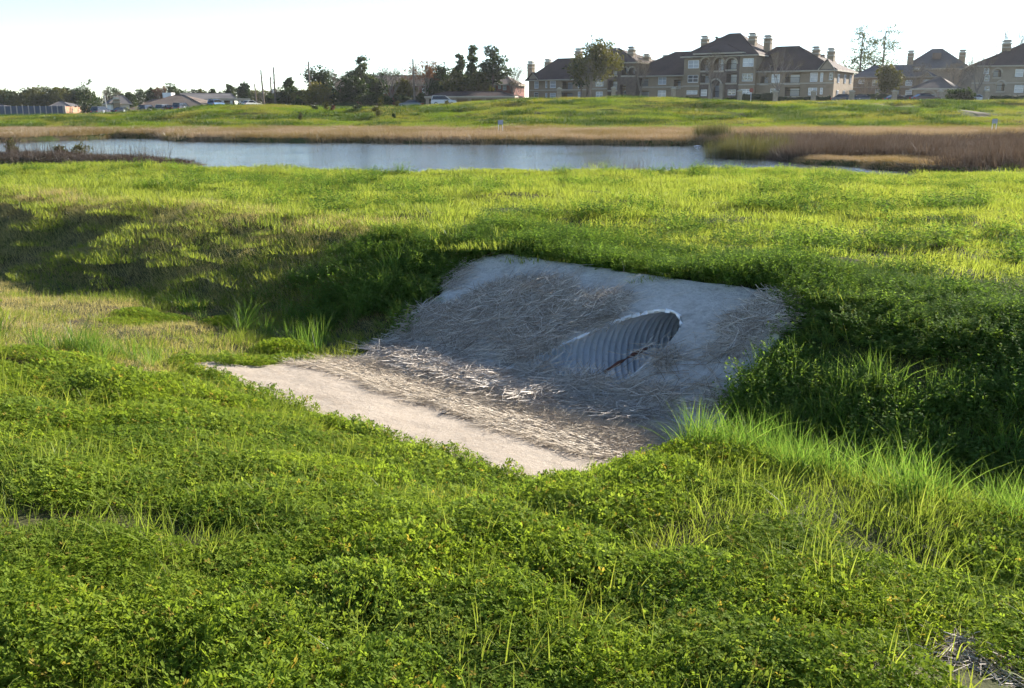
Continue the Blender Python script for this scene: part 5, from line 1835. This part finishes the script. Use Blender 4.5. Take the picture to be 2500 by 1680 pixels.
def build_trees():
    # wood behind the fence at the left: a row of like trees
    for i in range(12):
        x = -8 + i * 20 + random.uniform(-4, 4)
        tree('evergreen_tree', 'dark evergreen tree in the wood behind the panel fence, %s from the picture edge' % ORD[i], 'round', x, random.uniform(211, 226), random.uniform(46, 60), 292 + random.uniform(-8, 8), 700 + i, random.choice(['dark', 'dark', 'olive']),
             group='trees of the wood behind the panel fence', trunk=.08, n=2200)
    L = [
        ('conical_tree', 'pointed dark tree right of the board fence', 'conical', 222, 200, 62, 236, 'dark', .1),
        ('bare_tree', 'bare tree behind the white chimneyed house', 'bare', 276, 217, 46, 250, 'grey', None),
        ('round_tree', 'low round green tree beside the white house', 'round', 319, 226, 34, 246, 'dark', .1),
        ('round_tree', 'small dark tree behind the huge brown roof', 'round', 374, 213, 30, 262, 'dark', .2),
        ('round_tree', 'rusty leafless tree between the trees behind the huge brown roof', 'budding', 392, 215, 26, 260, 'rust', None),
        ('pine_tree', 'pine with two lobes standing over the huge brown roof', 'pine', 424, 207, 46, 262, 'pine', .35),
        ('round_tree', 'low tree above the dark hall roof, nearest the roof vent', 'round', 490, 219, 24, 268, 'olive', .2),
        ('round_tree', 'low tree above the middle of the dark hall roof', 'round', 522, 217, 30, 268, 'dark', .2),
        ('pine_tree', 'thin pine behind the hall porch', 'pine', 563, 206, 30, 262, 'pine', .4),
        ('round_tree', 'tall dark tree at the end of the hall porch', 'round', 598, 200, 32, 256, 'dark', .3),
        ('bare_tree', 'grey leafless bush tree among the three utility poles', 'bare', 648, 224, 60, 246, 'grey', None),
        ('round_tree', 'small dark tree close behind the tallest pole of the trio', 'round', 664, 232, 40, 240, 'dark', .1),
        ('pine_tree', 'airy pine top rising over the dark shrubs right of the pole trio', 'pine', 706, 192, 38, 226, 'pine', .45),
        ('round_tree', 'broad dark tree under the airy pine top', 'round', 708, 216, 62, 222, 'dark', .1),
        ('round_tree', 'pale yellow green tree left of the lone utility pole', 'round', 742, 224, 44, 214, 'yellow', .1),
        ('round_tree', 'big round dark tree right of the lone utility pole', 'round', 785, 166, 62, 216, 'dark', .3),
        ('round_tree', 'yellowish tree in front of the big round dark tree', 'round', 776, 203, 60, 200, 'yellow', .15),
        ('bare_tree', 'bare tree left of the tall clumped pine', 'bare', 838, 178, 60, 206, 'grey', None),
        ('pine_tree', 'tall clumped pine before the brick block', 'pine', 884, 138, 62, 204, 'pine', .38),
        ('round_tree', 'dark lower tree at the foot of the tall clumped pine', 'round', 866, 190, 60, 200, 'dark', .25),
        ('bare_tree', 'wide fan shaped bare tree before the brick block', 'bare', 956, 156, 100, 196, 'grey', None),
        ('round_tree', 'dark tree behind the wide bare tree', 'round', 918, 182, 52, 207, 'dark', .25),
        ('round_tree', 'low olive tree beside the utility pole in the middle', 'round', 992, 196, 52, 200, 'olive', .2),
        ('bare_tree', 'thin bare tree just behind the middle utility pole', 'bare', 1018, 170, 46, 198, 'grey', None),
        ('budding_tree', 'reddish budding tree right of the middle utility pole', 'budding', 1042, 164, 52, 194, 'rust', None),
        ('round_tree', 'dark green tree behind the reddish budding tree', 'round', 1068, 158, 54, 206, 'dark', .3),
        ('round_tree', 'low dark tree over the left end of the carport', 'round', 1076, 196, 64, 196, 'dark', .2),
        ('round_tree', 'yellow green tree over the carport left of the pine group', 'round', 1118, 172, 56, 194, 'olive', .25),
        ('round_tree', 'dark tree over the middle of the carport', 'round', 1140, 196, 60, 196, 'dark', .15),
        ('pine_tree', 'shorter pine at the left of the pine group', 'pine', 1122, 132, 40, 200, 'pine', .45),
        ('pine_tree', 'tallest grey green pine of the middle group', 'pine', 1154, 112, 42, 196, 'pine', .3),
        ('pine_tree', 'wide topped pine at the right of the middle group', 'pine', 1204, 113, 66, 194, 'pine', .42),
        ('round_tree', 'olive tree beneath the tallest pine of the middle group', 'round', 1170, 180, 50, 192, 'olive', .3),
        ('bare_tree', 'bare tree between the brick block and the tan block', 'bare', 1252, 160, 52, 200, 'grey', None),
        ('bare_tree', 'slender bare tree close to the corner of the tan block', 'bare', 1262, 196, 34, 186, 'grey', None),
        ('pine_tree', 'broad leaning golden green pine before the tan block', 'pine', 1432, 103, 120, 178, 'yellow', .5),
        ('round_tree', 'dark tree left of the leaning pine against the roof', 'round', 1420, 138, 58, 182, 'dark', .35),
        ('bare_tree', 'bare tree under the leaning pine', 'bare', 1440, 158, 58, 174, 'grey', None),
        ('bare_tree', 'bare tree before the balconies of the left wing', 'bare', 1562, 146, 62, 178, 'grey', None),
        ('bare_tree', 'small leafless tree before the arched bay', 'bare', 1735, 142, 36, 172, 'grey', None),
        ('bare_tree', 'pale bare tree before the right wing of the main block', 'bare', 1897, 133, 62, 168, 'grey', None),
        ('pine_tree', 'left one of the two tall airy pines on the right', 'pine', 2092, 68, 104, 214, 'pine', .30),
        ('pine_tree', 'right one of the two tall airy pines, slightly taller', 'pine', 2146, 62, 116, 216, 'pine', .28),
        ('round_tree', 'olive tree at the foot of the two tall pines', 'round', 2165, 158, 66, 190, 'olive', .4),
        ('pine_tree', 'small pine tip peeping over the main roof', 'pine', 1741, 90, 22, 222, 'pine', .5),
        ('bare_tree', 'bare tree left of the garage roof', 'bare', 2232, 158, 60, 182, 'grey', None),
        ('bare_tree', 'bare brown tree behind the garage', 'bare', 2318, 150, 84, 180, 'grey', None),
        ('bare_tree', 'bare tree between the garage and the far right block', 'bare', 2380, 142, 80, 174, 'grey', None),
        ('bare_tree', 'tall bare tree top behind the far right chimney', 'bare', 2462, 72, 60, 206, 'grey', None),
        ('bare_tree', 'bare tree at the foot of the two tall pines beside the parked cars', 'bare', 2108, 190, 44, 176, 'grey', None),
    ]
    for i, (nm, lab, kind, px, top, w, Y, col, tr) in enumerate(L):
        mid = 690 < px < 1240
        if kind == 'round' and mid:
            w *= 1.3; tr = min(tr, .10)
        airy = 'airy pines' in lab
        tree(nm, lab, kind, px, top, w, Y, 800 + i, 'airy' if airy else col, trunk=tr, lean=.24 if 'leaning golden' in lab else 0.0,
             n=3400 if 'leaning golden' in lab else (2000 if airy else (2400 if mid or (kind == 'pine' and w > 55) else None)), leaf=.19 if airy else None)
    # distant trees closing the gaps behind the houses
    for i in range(17):
        px = 232 + i * 32 + random.uniform(-8, 8)
        tree('distant_tree', 'hazy distant tree behind the houses, %s counting from the board fence' % ORD2[i], 'round', px, random.uniform(214, 230), random.uniform(50, 64), 300 + random.uniform(-6, 6), 640 + i, random.choice(['dark', 'dark', 'olive']),
             group='distant trees behind the houses', trunk=.06, n=1500)
    for i in range(10):
        px = 800 + i * 46 + random.uniform(-8, 8)
        tree('distant_tree', 'dark tree behind the brick block roof, %s counting from the lone pole' % ORD2[i], 'round', px, random.uniform(172, 192), random.uniform(58, 74), 236 + random.uniform(-5, 5), 670 + i, random.choice(['dark', 'dark', 'olive']),
             group='trees behind the brick block', trunk=.06, n=2200)
    # dark shrubs under the middle trees
    for i, (px, top, w, Y, lab) in enumerate(((735, 236, 46, 206, 'low dark shrub at the foot of the lone utility pole'), (805, 222, 56, 204, 'dark shrub at the left end of the brick block'), (842, 228, 48, 200, 'dark shrub under the bare tree at the brick block'),
                                              (905, 226, 50, 198, 'dark shrub right of the tall clumped pine'), (940, 236, 44, 194, 'low dark shrub at the foot of the wide bare tree'), (985, 232, 50, 196, 'dark shrub left of the middle utility pole'), (1030, 230, 40, 194, 'dark shrub right of the middle utility pole'), (1062, 222, 56, 198, 'dark shrub over the left end of the carport'))):
        tree('dark_shrub', lab, 'round', px, top, w, Y, 880 + i, 'dark', trunk=.02, n=1500)
    # young trees on the far bank
    S = [(732, 275, 10, 122, 'sapling growing lowest on the bank near the dry grass', 'olive'), (768, 258, 16, 140, 'bushy sapling below the lone utility pole', 'dark'),
         (796, 248, 18, 142, 'pale sapling right of the lone pole', 'olive'), (812, 258, 12, 141, 'reddish bare sapling beside the pale sapling', 'rust'),
         (873, 252, 22, 140, 'dark green sapling below the clumped pine', 'dark'), (920, 256, 26, 128, 'wide pale sapling lower on the bank', 'olive'), (928, 238, 18, 144, 'tallest sapling at the crest before the brick block', 'olive'),
         (970, 246, 14, 147, 'sapling at the crest below the olive tree', 'olive'), (961, 277, 9, 126, 'tiny sapling low on the bank', 'dark'), (1092, 246, 14, 148, 'sapling at the crest before the carport', 'olive')]
    for i, (px, top, w, Y, lab, col) in enumerate(S):
        tree('sapling_tree', lab, 'sapling', px, top, w, Y, 900 + i, col, trunk=.15, group='young trees on the far bank', n=420)
    # bushes on the left spit
    for i, (px, top, w, lab, col) in enumerate(((35, 338, 26, 'thin bush at the left edge of the spit', 'olive'), (150, 358, 30, 'smaller rounded green bush on the spit', 'olive'), (197, 347, 46, 'largest rounded green bush on the spit', 'olive'), (70, 372, 28, 'low brownish bush on the spit', 'grey'))):
        r = ray(px, 386); t = (EYE + 1.2) / -r[2]; y = r[1] * t; x = r[0] * t
        z = zt(x, y); h = (at_y(px, top, y)[2] - z) * 1.15; w2 = w * 1.2 * y / FPX
        root = empty('bush', (x, y, z)); tag(root, lab, 'bush')
        g = np.random.default_rng(950 + i)
        mb = MB()
        for k in range(7):
            a = 6.283 * k / 7; mb.tube([(0, 0, -.1), (math.cos(a) * w2 * .3, math.sin(a) * w2 * .3, h * .7)], [.02, .008], 4, cap=False)
        mb.build('stems', M_BARK, root)
        bl = [(g.normal(0, .18 * w2), g.normal(0, .15 * w2), h * g.uniform(.3, .7), w2 * .26, w2 * .26, h * .24) for _ in range(6)] + [(0, 0, h * .78, w2 * .2, w2 * .2, h * .2)]
        crown_mesh(bl, 900, .055, M_LF[col], root, g)


build_trees()


# ------------------------------------------------------------------ hedges, pillars, poles, cars, small things
def hedge(px0, px1, top, Y, lab, seed):
    g = np.random.default_rng(seed)
    a = at_y(px0, 255, Y); b = at_y(px1, 255, Y); L = b[0] - a[0]
    z = min(zt(a[0], Y), zt(b[0], Y)) - .05
    h = at_y((px0 + px1) / 2, top, Y)[2] - z
    root = empty('hedge', ((a[0] + b[0]) / 2, Y, z)); tag(root, lab, 'hedge')
    mb = MB(); nx = max(3, int(L / .7))
    # dense woody core
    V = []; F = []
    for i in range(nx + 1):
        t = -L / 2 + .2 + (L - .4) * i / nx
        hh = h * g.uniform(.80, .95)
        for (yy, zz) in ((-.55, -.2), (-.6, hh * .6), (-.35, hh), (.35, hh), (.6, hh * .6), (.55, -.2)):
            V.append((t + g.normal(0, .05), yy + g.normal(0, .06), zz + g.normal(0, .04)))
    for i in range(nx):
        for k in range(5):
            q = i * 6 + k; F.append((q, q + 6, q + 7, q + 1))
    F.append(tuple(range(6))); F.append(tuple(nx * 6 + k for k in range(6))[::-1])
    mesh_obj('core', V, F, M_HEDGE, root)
    bl = [(-L / 2 + (i + .5) * L / nx, g.normal(0, .1), h * .55, L / nx * .75, .65, h * .42) for i in range(nx)]
    crown_mesh(bl, int(110 * L), .11, M_LF['dark'], root, g)


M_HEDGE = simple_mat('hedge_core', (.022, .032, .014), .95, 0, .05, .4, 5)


def build_frontage():
    X4 = lambda x: 1640 + .2057 * x
    X5 = lambda x: 2000 + .2142 * x
    m_p = simple_mat('tan_brick_pillar', (.36, .29, .22), .9, 0, .2, .2, 3)
    P = [(X4(15), 'leftmost tan fence pillar before the arched bay'), (X4(800), 'tan fence pillar right of the brick entrance'), (X4(1225), 'tan fence pillar under the pale bare tree'), (X4(1675), 'tan fence pillar before the right wing windows'),
         (X4(2130), 'tan fence pillar in front of the dark parked car'), (X5(850), 'tan fence pillar beside the silver parked car'), (X5(1370), 'tan fence pillar before the garage'), (X5(1890), 'rightmost tan fence pillar by the long hedge'), (1365, 'tan fence pillar left of the leaning pine'), (1497, 'tan fence pillar right of the leaning pine')]
    for px, lab in P:
        p = at_y(px, 250, 158); z = zt(p[0], p[1]) - .05
        r = empty('fence_pillar', (p[0], p[1], z)); tag(r, lab, 'pillar', 'tan pillars of the apartment fence')
        mb = MB(); mb.box(-.32, .32, -.32, .32, -.3, 1.75); mb.build('shaft', m_p, r)
        mb = MB(); mb.box(-.42, .42, -.42, .42, 1.752, 1.9); mb.add([(-.36, -.36, 1.9), (.36, -.36, 1.9), (.36, .36, 1.9), (-.36, .36, 1.9), (0, 0, 2.12)], [(0, 1, 4), (1, 2, 4), (2, 3, 4), (3, 0, 4)])
        mb.build('cap', M_TRIM, r)
    hedge(X4(40), X4(330), 236, 166, 'dark clipped hedge left of the brick entrance', 1)
    hedge(X4(615), X4(790), 237, 166, 'short dark hedge right of the brick entrance', 2)
    hedge(X4(825), X4(1215), 226, 166, 'tall dark hedge between the second and third pillar', 3)
    hedge(X4(1245), X4(1660), 235, 166, 'long low hedge before the right wing', 4)
    hedge(X4(1695), X4(1890), 233, 166, 'dark hedge at the corner of the main block', 5)
    hedge(X5(430), X5(830), 226, 178, 'trimmed green hedge behind the parked cars', 6)
    hedge(X5(1940), X5(2420), 232, 160, 'long dark hedge under the far right block', 7)
    hedge(818, 872, 249, 190, 'low dark hedge in front of the brick block', 8)
    hedge(X5(585), X5(632), 228, 164, 'upright dark shrub between the parked cars', 10)
    # mushroom shaped shrub
    tree('round_shrub', 'umbrella shaped shrub between garage and far right block', 'round', X5(1600), 221, 72, 160, 970, 'dark', trunk=.25, n=1300)
    # utility poles
    m_w = simple_mat('weathered_pole_wood', (.20, .16, .125), .9, 0, .15, .2, 2)
    m_i = simple_mat('insulator_grey', (.45, .43, .40), .4, 0, .4, .05, 2)
    for (px, top, Y, lab, arms, lean) in ((645, 171, 226, 'left leaning wooden utility pole of the trio', 4, .035), (665, 186, 246, 'short utility pole with a transformer in the trio', 3, .02), (673, 164, 220, 'tallest wooden utility pole of the trio', 4, .0),
                                          (758, 150, 206, 'lone pale utility pole left of the big round tree', 6, .0), (1013, 144, 192, 'utility pole standing among the middle bare trees', 3, .02), (627, 205, 236, 'slim pale pole left of the pole trio', 0, .04)):
        p = at_y(px, 256, Y); z = zt(p[0], p[1]) - .1; h = at_y(px, top, Y)[2] - z
        r = empty('utility_pole', (p[0], p[1], z)); tag(r, lab, 'utility pole')
        lx = -lean * h
        mb = MB(); mb.tube([(0, 0, -.3), (lx * .5, 0, h * .5), (lx, 0, h)], [.24, .20, .14], 8); mb.build('pole', m_w, r)
        for k in range(arms):
            zz = h - .9 - k * .85
            s_ = 1 if k % 2 else -1
            mb = MB(); mb.box(lx * zz / h + (.05 if s_ > 0 else -.75), lx * zz / h + (.75 if s_ > 0 else -.05), -.05, .05, zz, zz + .09)
            a = mb.build('crossarm', m_w, r)
            mb = MB(); xx = lx * zz / h + s_ * .68; mb.tube([(xx, 0, zz + .09), (xx, 0, zz + .38)], [.08, .06], 6); mb.build('insulator', m_i, a)
        if 'transformer' in lab:
            mb = MB(); mb.tube([(.38, 0, h * .46), (.38, 0, h * .46 + 1.0)], [.26, .26], 10); mb.build('transformer', m_i, r)
    for (px, top, Y, lab) in ((262, 236, 214, 'thin lamp post beside the white house'),):
        p = at_y(px, 270, Y); z = zt(p[0], p[1]) - .1; h = at_y(px, top, Y)[2] - z
        r = empty('lamp_post', (p[0], p[1], z)); tag(r, lab, 'lamp post')
        mb = MB(); mb.tube([(0, 0, 0), (-.25, 0, h)], [.13, .09], 8); mb.build('post', m_i, r)
        mb = MB(); mb.box(-.75, -.15, -.12, .12, h, h + .14); mb.build('lamp_head', m_i, r)


build_frontage()


def build_cars():
    paints = {}

    def paint(nm, c):
        if nm not in paints:
            m, nt, out = new_mat(nm + '_car_paint')
            p = principled(nt, out, c, .25, .3 if nm in ('silver', 'grey') else 0, .5)
            p.inputs['Coat Weight'].default_value = .6
            paints[nm] = m
        return paints[nm]
    m_t = simple_mat('tyre_rubber', (.02, .02, .02), .9, 0, .1, .1, 3)
    m_r = simple_mat('alloy_rim', (.5, .5, .5), .35, .9, .5, .05, 3)
    m_g = pane_mat('car_glass', (.02, .024, .028), .05)
    m_l = simple_mat('headlight_lens', (.75, .75, .72), .15, 0, .6, .03, 3)
    m_tl = simple_mat('tail_light_lens', (.35, .02, .015), .2, 0, .6, .03, 3)

    def prof(suv):
        L = 2.3
        if suv:
            body = [(-L, .35), (-L, .75), (-2.2, 1.0), (-1.9, 1.06), (1.25, 1.06), (2.1, .95), (L, .75), (L, .35)]
            cab = [(-2.15, 1.05), (-1.95, 1.68), (.35, 1.72), (1.2, 1.05)]
        else:
            body = [(-L, .35), (-L, .7), (-2.1, .93), (-1.3, .98), (1.05, .95), (2.0, .82), (L, .65), (L, .33)]
            cab = [(-1.75, .96), (-1.05, 1.40), (.15, 1.43), (1.05, .94)]
        return body, cab

    def extrude(poly, w, taper=0.0):
        n = len(poly); zc = max(p[1] for p in poly)
        z0 = min(p[1] for p in poly)
        v = []
        for s_ in (-1, 1):
            for (x, z) in poly:
                ww = w - taper * (z - z0) / max(zc - z0, .01)
                v.append((x, s_ * ww, z))
        f = [tuple(range(n)), tuple(range(n, 2 * n))[::-1]]
        for i in range(n):
            j = (i + 1) % n
            f.append((i, i + n, j + n, j))
        return v, f

    def car(px, Y, rzd, col, c, suv, lab):
        p = at_y(px, 255, Y); z = zt(p[0], p[1])
        r = empty('parked_car', (p[0], p[1], z + .0), R(rzd)); tag(r, lab, 'car', 'parked cars')
        body, cab = prof(suv)
        v, f = extrude(body, .9, .06); mesh_obj('body', v, f, paint(col, c), r)
        v, f = extrude(cab, .82, .16); mesh_obj('cabin_glass', v, f, m_g, r)
        tp = [(x * .97, q) for x, q in cab]
        zr = max(q for _, q in cab)
        mb = MB(); xs = [x for x, q in cab if q > zr - .1]
        mb.box(min(xs) - .04, max(xs) + .04, -.66, .66, zr - .04, zr + .04)
        for (x0, q0), (x1, q1) in ((cab[0], cab[1]), (cab[3], cab[2])):
            for s_ in (-1, 1):
                mb.tube([(x0, s_ * .82, q0), (x1, s_ * .665, q1)], [.05, .05], 4)
        mb.build('roof', paint(col, c), r)
        for x in (-1.4, 1.42):
            for s_ in (-1, 1):
                mb = MB(); mb.tube([(x, s_ * .70, .33), (x, s_ * .93, .33)], [.33, .33], 14)
                w = mb.build('wheel', m_t, r)
                mb = MB(); mb.tube([(x, s_ * .925, .33), (x, s_ * .945, .33)], [.2, .2], 10); mb.build('rim', m_r, w)
        for s_ in (-1, 1):
            mb = MB(); mb.box(2.2, 2.315, s_ * .7 - .17, s_ * .7 + .17, .60, .74); mb.build('headlight', m_l, r)
            mb = MB(); mb.box(-2.315, -2.2, s_ * .7 - .15, s_ * .7 + .15, .66, .86); mb.build('tail_light', m_tl, r)
        return r
    car(2062, 164, -12, 'black', (.012, .012, .016), False, 'black parked sedan left of the pillar by the corner hedge')
    car(2103, 168, 8, 'grey', (.05, .055, .06), False, 'dark grey parked sedan behind the pillar by the corner hedge')
    car(2188, 172, 10, 'charcoal', (.03, .032, .036), False, 'dark parked sedan right of the trimmed green hedge')
    car(2212, 174, 170, 'silver', (.30, .31, .32), False, 'silver grey parked sedan nearest the garage')
    car(2258, 158, 6, 'maroon', (.07, .012, .012), False, 'dark maroon sedan in front of the garage door')
    car(2380, 170, 15, 'white', (.6, .6, .6), False, 'pale car half hidden behind the umbrella shrub')
    car(1083, 176, 6, 'white', (.6, .6, .6), True, 'white parked pickup sized car before the carport')
    car(1002, 180, 170, 'grey', (.05, .055, .06), False, 'grey car in shade left of the carport')
    for px, Y, col, c, suv, lab in ((246, 196, 'navy', (.02, .025, .05), True, 'dark car nearest the lamp post at the left'), (299, 198, 'grey', (.05, .055, .06), False, 'grey car before the white house'),
                                    (360, 194, 'navy', (.02, .025, .05), True, 'dark van like car under the left part of the huge brown roof'), (402, 196, 'silver', (.30, .31, .32), True, 'silver car in the middle of the huge roof'),
                                    (424, 196, 'maroon', (.07, .012, .012), False, 'dark red car right of the silver car'), (444, 195, 'navy', (.02, .025, .05), True, 'dark car under the right part of the huge brown roof'), (528, 214, 'blue', (.10, .2, .38), True, 'blue car before the hall porch'), (612, 212, 'white', (.6, .6, .6), False, 'white car left of the pole trio')):
        car(px, Y, 75 if suv else 60, col, c, suv, lab)


build_cars()


def build_small():
    m_s = simple_mat('bleached_white', (.72, .72, .74), .6, 0, .3, .05, 3)
    for i, (px, lab) in enumerate(((253, 'white marker post right of the dark car by the lamp post'), (303, 'white marker post before the white house'), (368, 'white marker post under the left part of the huge roof'), (451, 'white marker post under the right end of the huge roof'))):
        p = at_y(px, 272, 188); z = zt(p[0], p[1])
        mb = MB(); mb.box(-.12, .12, -.12, .12, -.2, .8); mb.add([(-.12, -.12, .8), (.12, -.12, .8), (.12, .12, .8), (-.12, .12, .8), (0, 0, .95)], [(0, 1, 4), (1, 2, 4), (2, 3, 4), (3, 0, 4)])
        o = mb.build('marker_post', m_s); o.location = (p[0], p[1], z); tag(o, lab, 'post', 'white marker posts at the left')
    for (px, py, Y, lab) in ((1222, 322, 101, 'small pale blue white sign on two legs in the dry grass'), (2425, 328, 96, 'small white sign box on the far bank at the right')):
        p = at_y(px, py, Y); z = zt(p[0], p[1])
        r = empty('marker_sign', (p[0], p[1], z)); tag(r, lab, 'sign')
        mb = MB(); mb.box(-.26, .26, -.03, .03, .75, 1.2); mb.build('sign_board', simple_mat('pale_blue_board', (.30, .34, .42), .5, 0, .3, .05), r)
        for s_ in (-1, 1):
            mb = MB(); mb.box(s_ * .2 - .03, s_ * .2 + .03, -.025, .025, -.2, .745); mb.build('leg', m_s, r)
    # road sign before the main block
    p = at_y(1640 + .2057 * 937, 246, 160); z = zt(p[0], p[1])
    r = empty('road_sign', (p[0], p[1], z)); tag(r, 'small dull red sign on a thin post before the tall hedge', 'sign')
    mb = MB(); mb.tube([(0, 0, -.2), (0, 0, 2.0)], [.05, .05], 6); mb.build('post', m_s, r)
    n = 8
    mb = MB(); mb.add([(.36 * math.cos(6.283 * (k + .5) / n), yy, 2.0 + .36 * math.sin(6.283 * (k + .5) / n)) for yy in (-.08, -.055) for k in range(n)], [tuple(range(n))[::-1], tuple(range(n, 2 * n))] + [(k, (k + 1) % n, n + (k + 1) % n, n + k) for k in range(n)])
    mb.build('sign_plate', simple_mat('faded_red', (.35, .10, .07), .6, 0, .3, .1), r)
    # pale litter at the edge of the reeds
    r_ = ray(1703, 357); t = (EYE + 1.5) / -r_[2]
    g = np.random.default_rng(5)
    mb = MB(); mb.add([(-.9, -.1, 0), (0, -.25, .02), (.9, -.1, 0), (.8, .2, .05), (0, .25, .28), (-.7, .2, .08), (.3, .0, .22), (-.3, 0, .2)], [(0, 1, 7, 5), (1, 2, 6, 7), (2, 3, 6), (3, 4, 6), (4, 7, 6), (4, 5, 7)])
    o = mb.build('floating_sheet', m_s); o.scale = (.42, .42, .25); o.location = (r_[0] * t, r_[1] * t, -1.49); tag(o, 'pale crumpled sheet floating at the edge of the reeds', 'litter')
    # asphalt drive before the apartments
    V = []; F = []
    for k, px in enumerate(np.linspace(1980, 2320, 12)):
        for j, Y in enumerate((160, 170, 180)):
            p = at_y(px, 250, Y); V.append((p[0], p[1], zt(p[0], p[1]) + .02))
    for k in range(11):
        for j in range(2):
            F.append((k * 3 + j, k * 3 + j + 1, (k + 1) * 3 + j + 1, (k + 1) * 3 + j)[::-1])
    o = mesh_obj('parking_road', V, F, simple_mat('pale_concrete_road', (.42, .39, .35), .85, 0, .2, .08, 1)); tag(o, kind='structure')
    # things lying on the culvert paving
    h = ground_hit(1085, 1016)
    bm = MB(); g = np.random.default_rng(3)
    ring = []
    for (zz, rr) in ((0, .8), (.35, 1.0), (.75, .75)):
        for k in range(7):
            a = 6.283 * k / 7
            bm.v.append((.045 * rr * math.cos(a) * g.uniform(.85, 1.15), .034 * rr * math.sin(a) * g.uniform(.85, 1.15), .04 * zz + g.normal(0, .002)))
    bm.v.append((0, 0, .036))
    for j in range(2):
        for k in range(7):
            bm.f.append((j * 7 + k, j * 7 + (k + 1) % 7, (j + 1) * 7 + (k + 1) % 7, (j + 1) * 7 + k))
    for k in range(7):
        bm.f.append((14 + k, 14 + (k + 1) % 7, 21))
    o = bm.build('stone', simple_mat('grey_stone', (.30, .27, .24), .9, 0, .2, .2, 30)); o.scale = (.6, .6, .6); u, s_ = (h[0] - h[1]) * Q, (h[0] + h[1]) * Q
    o.location = (h[0], h[1], float(con_z(np.array([u]), np.array([s_]))[0]) + .001); tag(o, 'small grey stone on the bare sunlit strip of the paved floor', 'stone')
    # rusty bar lying in the pipe mouth
    m_rust = simple_mat('rusty_iron', (.13, .055, .038), .85, .2, .3, .35, 14)
    mb = MB()
    bp = [ground_hit(1476, 922), ground_hit(1510, 900), ground_hit(1545, 878), ground_hit(1580, 850)]
    mb.tube([p + (0, 0, dz) for p, dz in zip(bp, (.05, .05, .045, .0))], [.018, .022, .020, .014], 7)
    o = mb.build('rusty_bar', m_rust); tag(o, 'rusty bar lying along the near side of the pipe mouth', 'bar')


build_small()


# ------------------------------------------------------------------ thin haze in the air
def build_haze():
    m, nt, out = new_mat('thin_haze')
    v = nd(nt, 'ShaderNodeVolumePrincipled')
    v.inputs['Color'].default_value = (.93, .96, 1.0, 1)
    v.inputs['Density'].default_value = 0.0001
    v.inputs['Anisotropy'].default_value = 0.35
    nt.links.new(v.outputs[0], out.inputs['Volume'])
    mb = MB(); mb.box(-900, 900, -300, 1500, -5, 32)
    o = mb.build('haze', m); tag(o, kind='stuff')


build_haze()
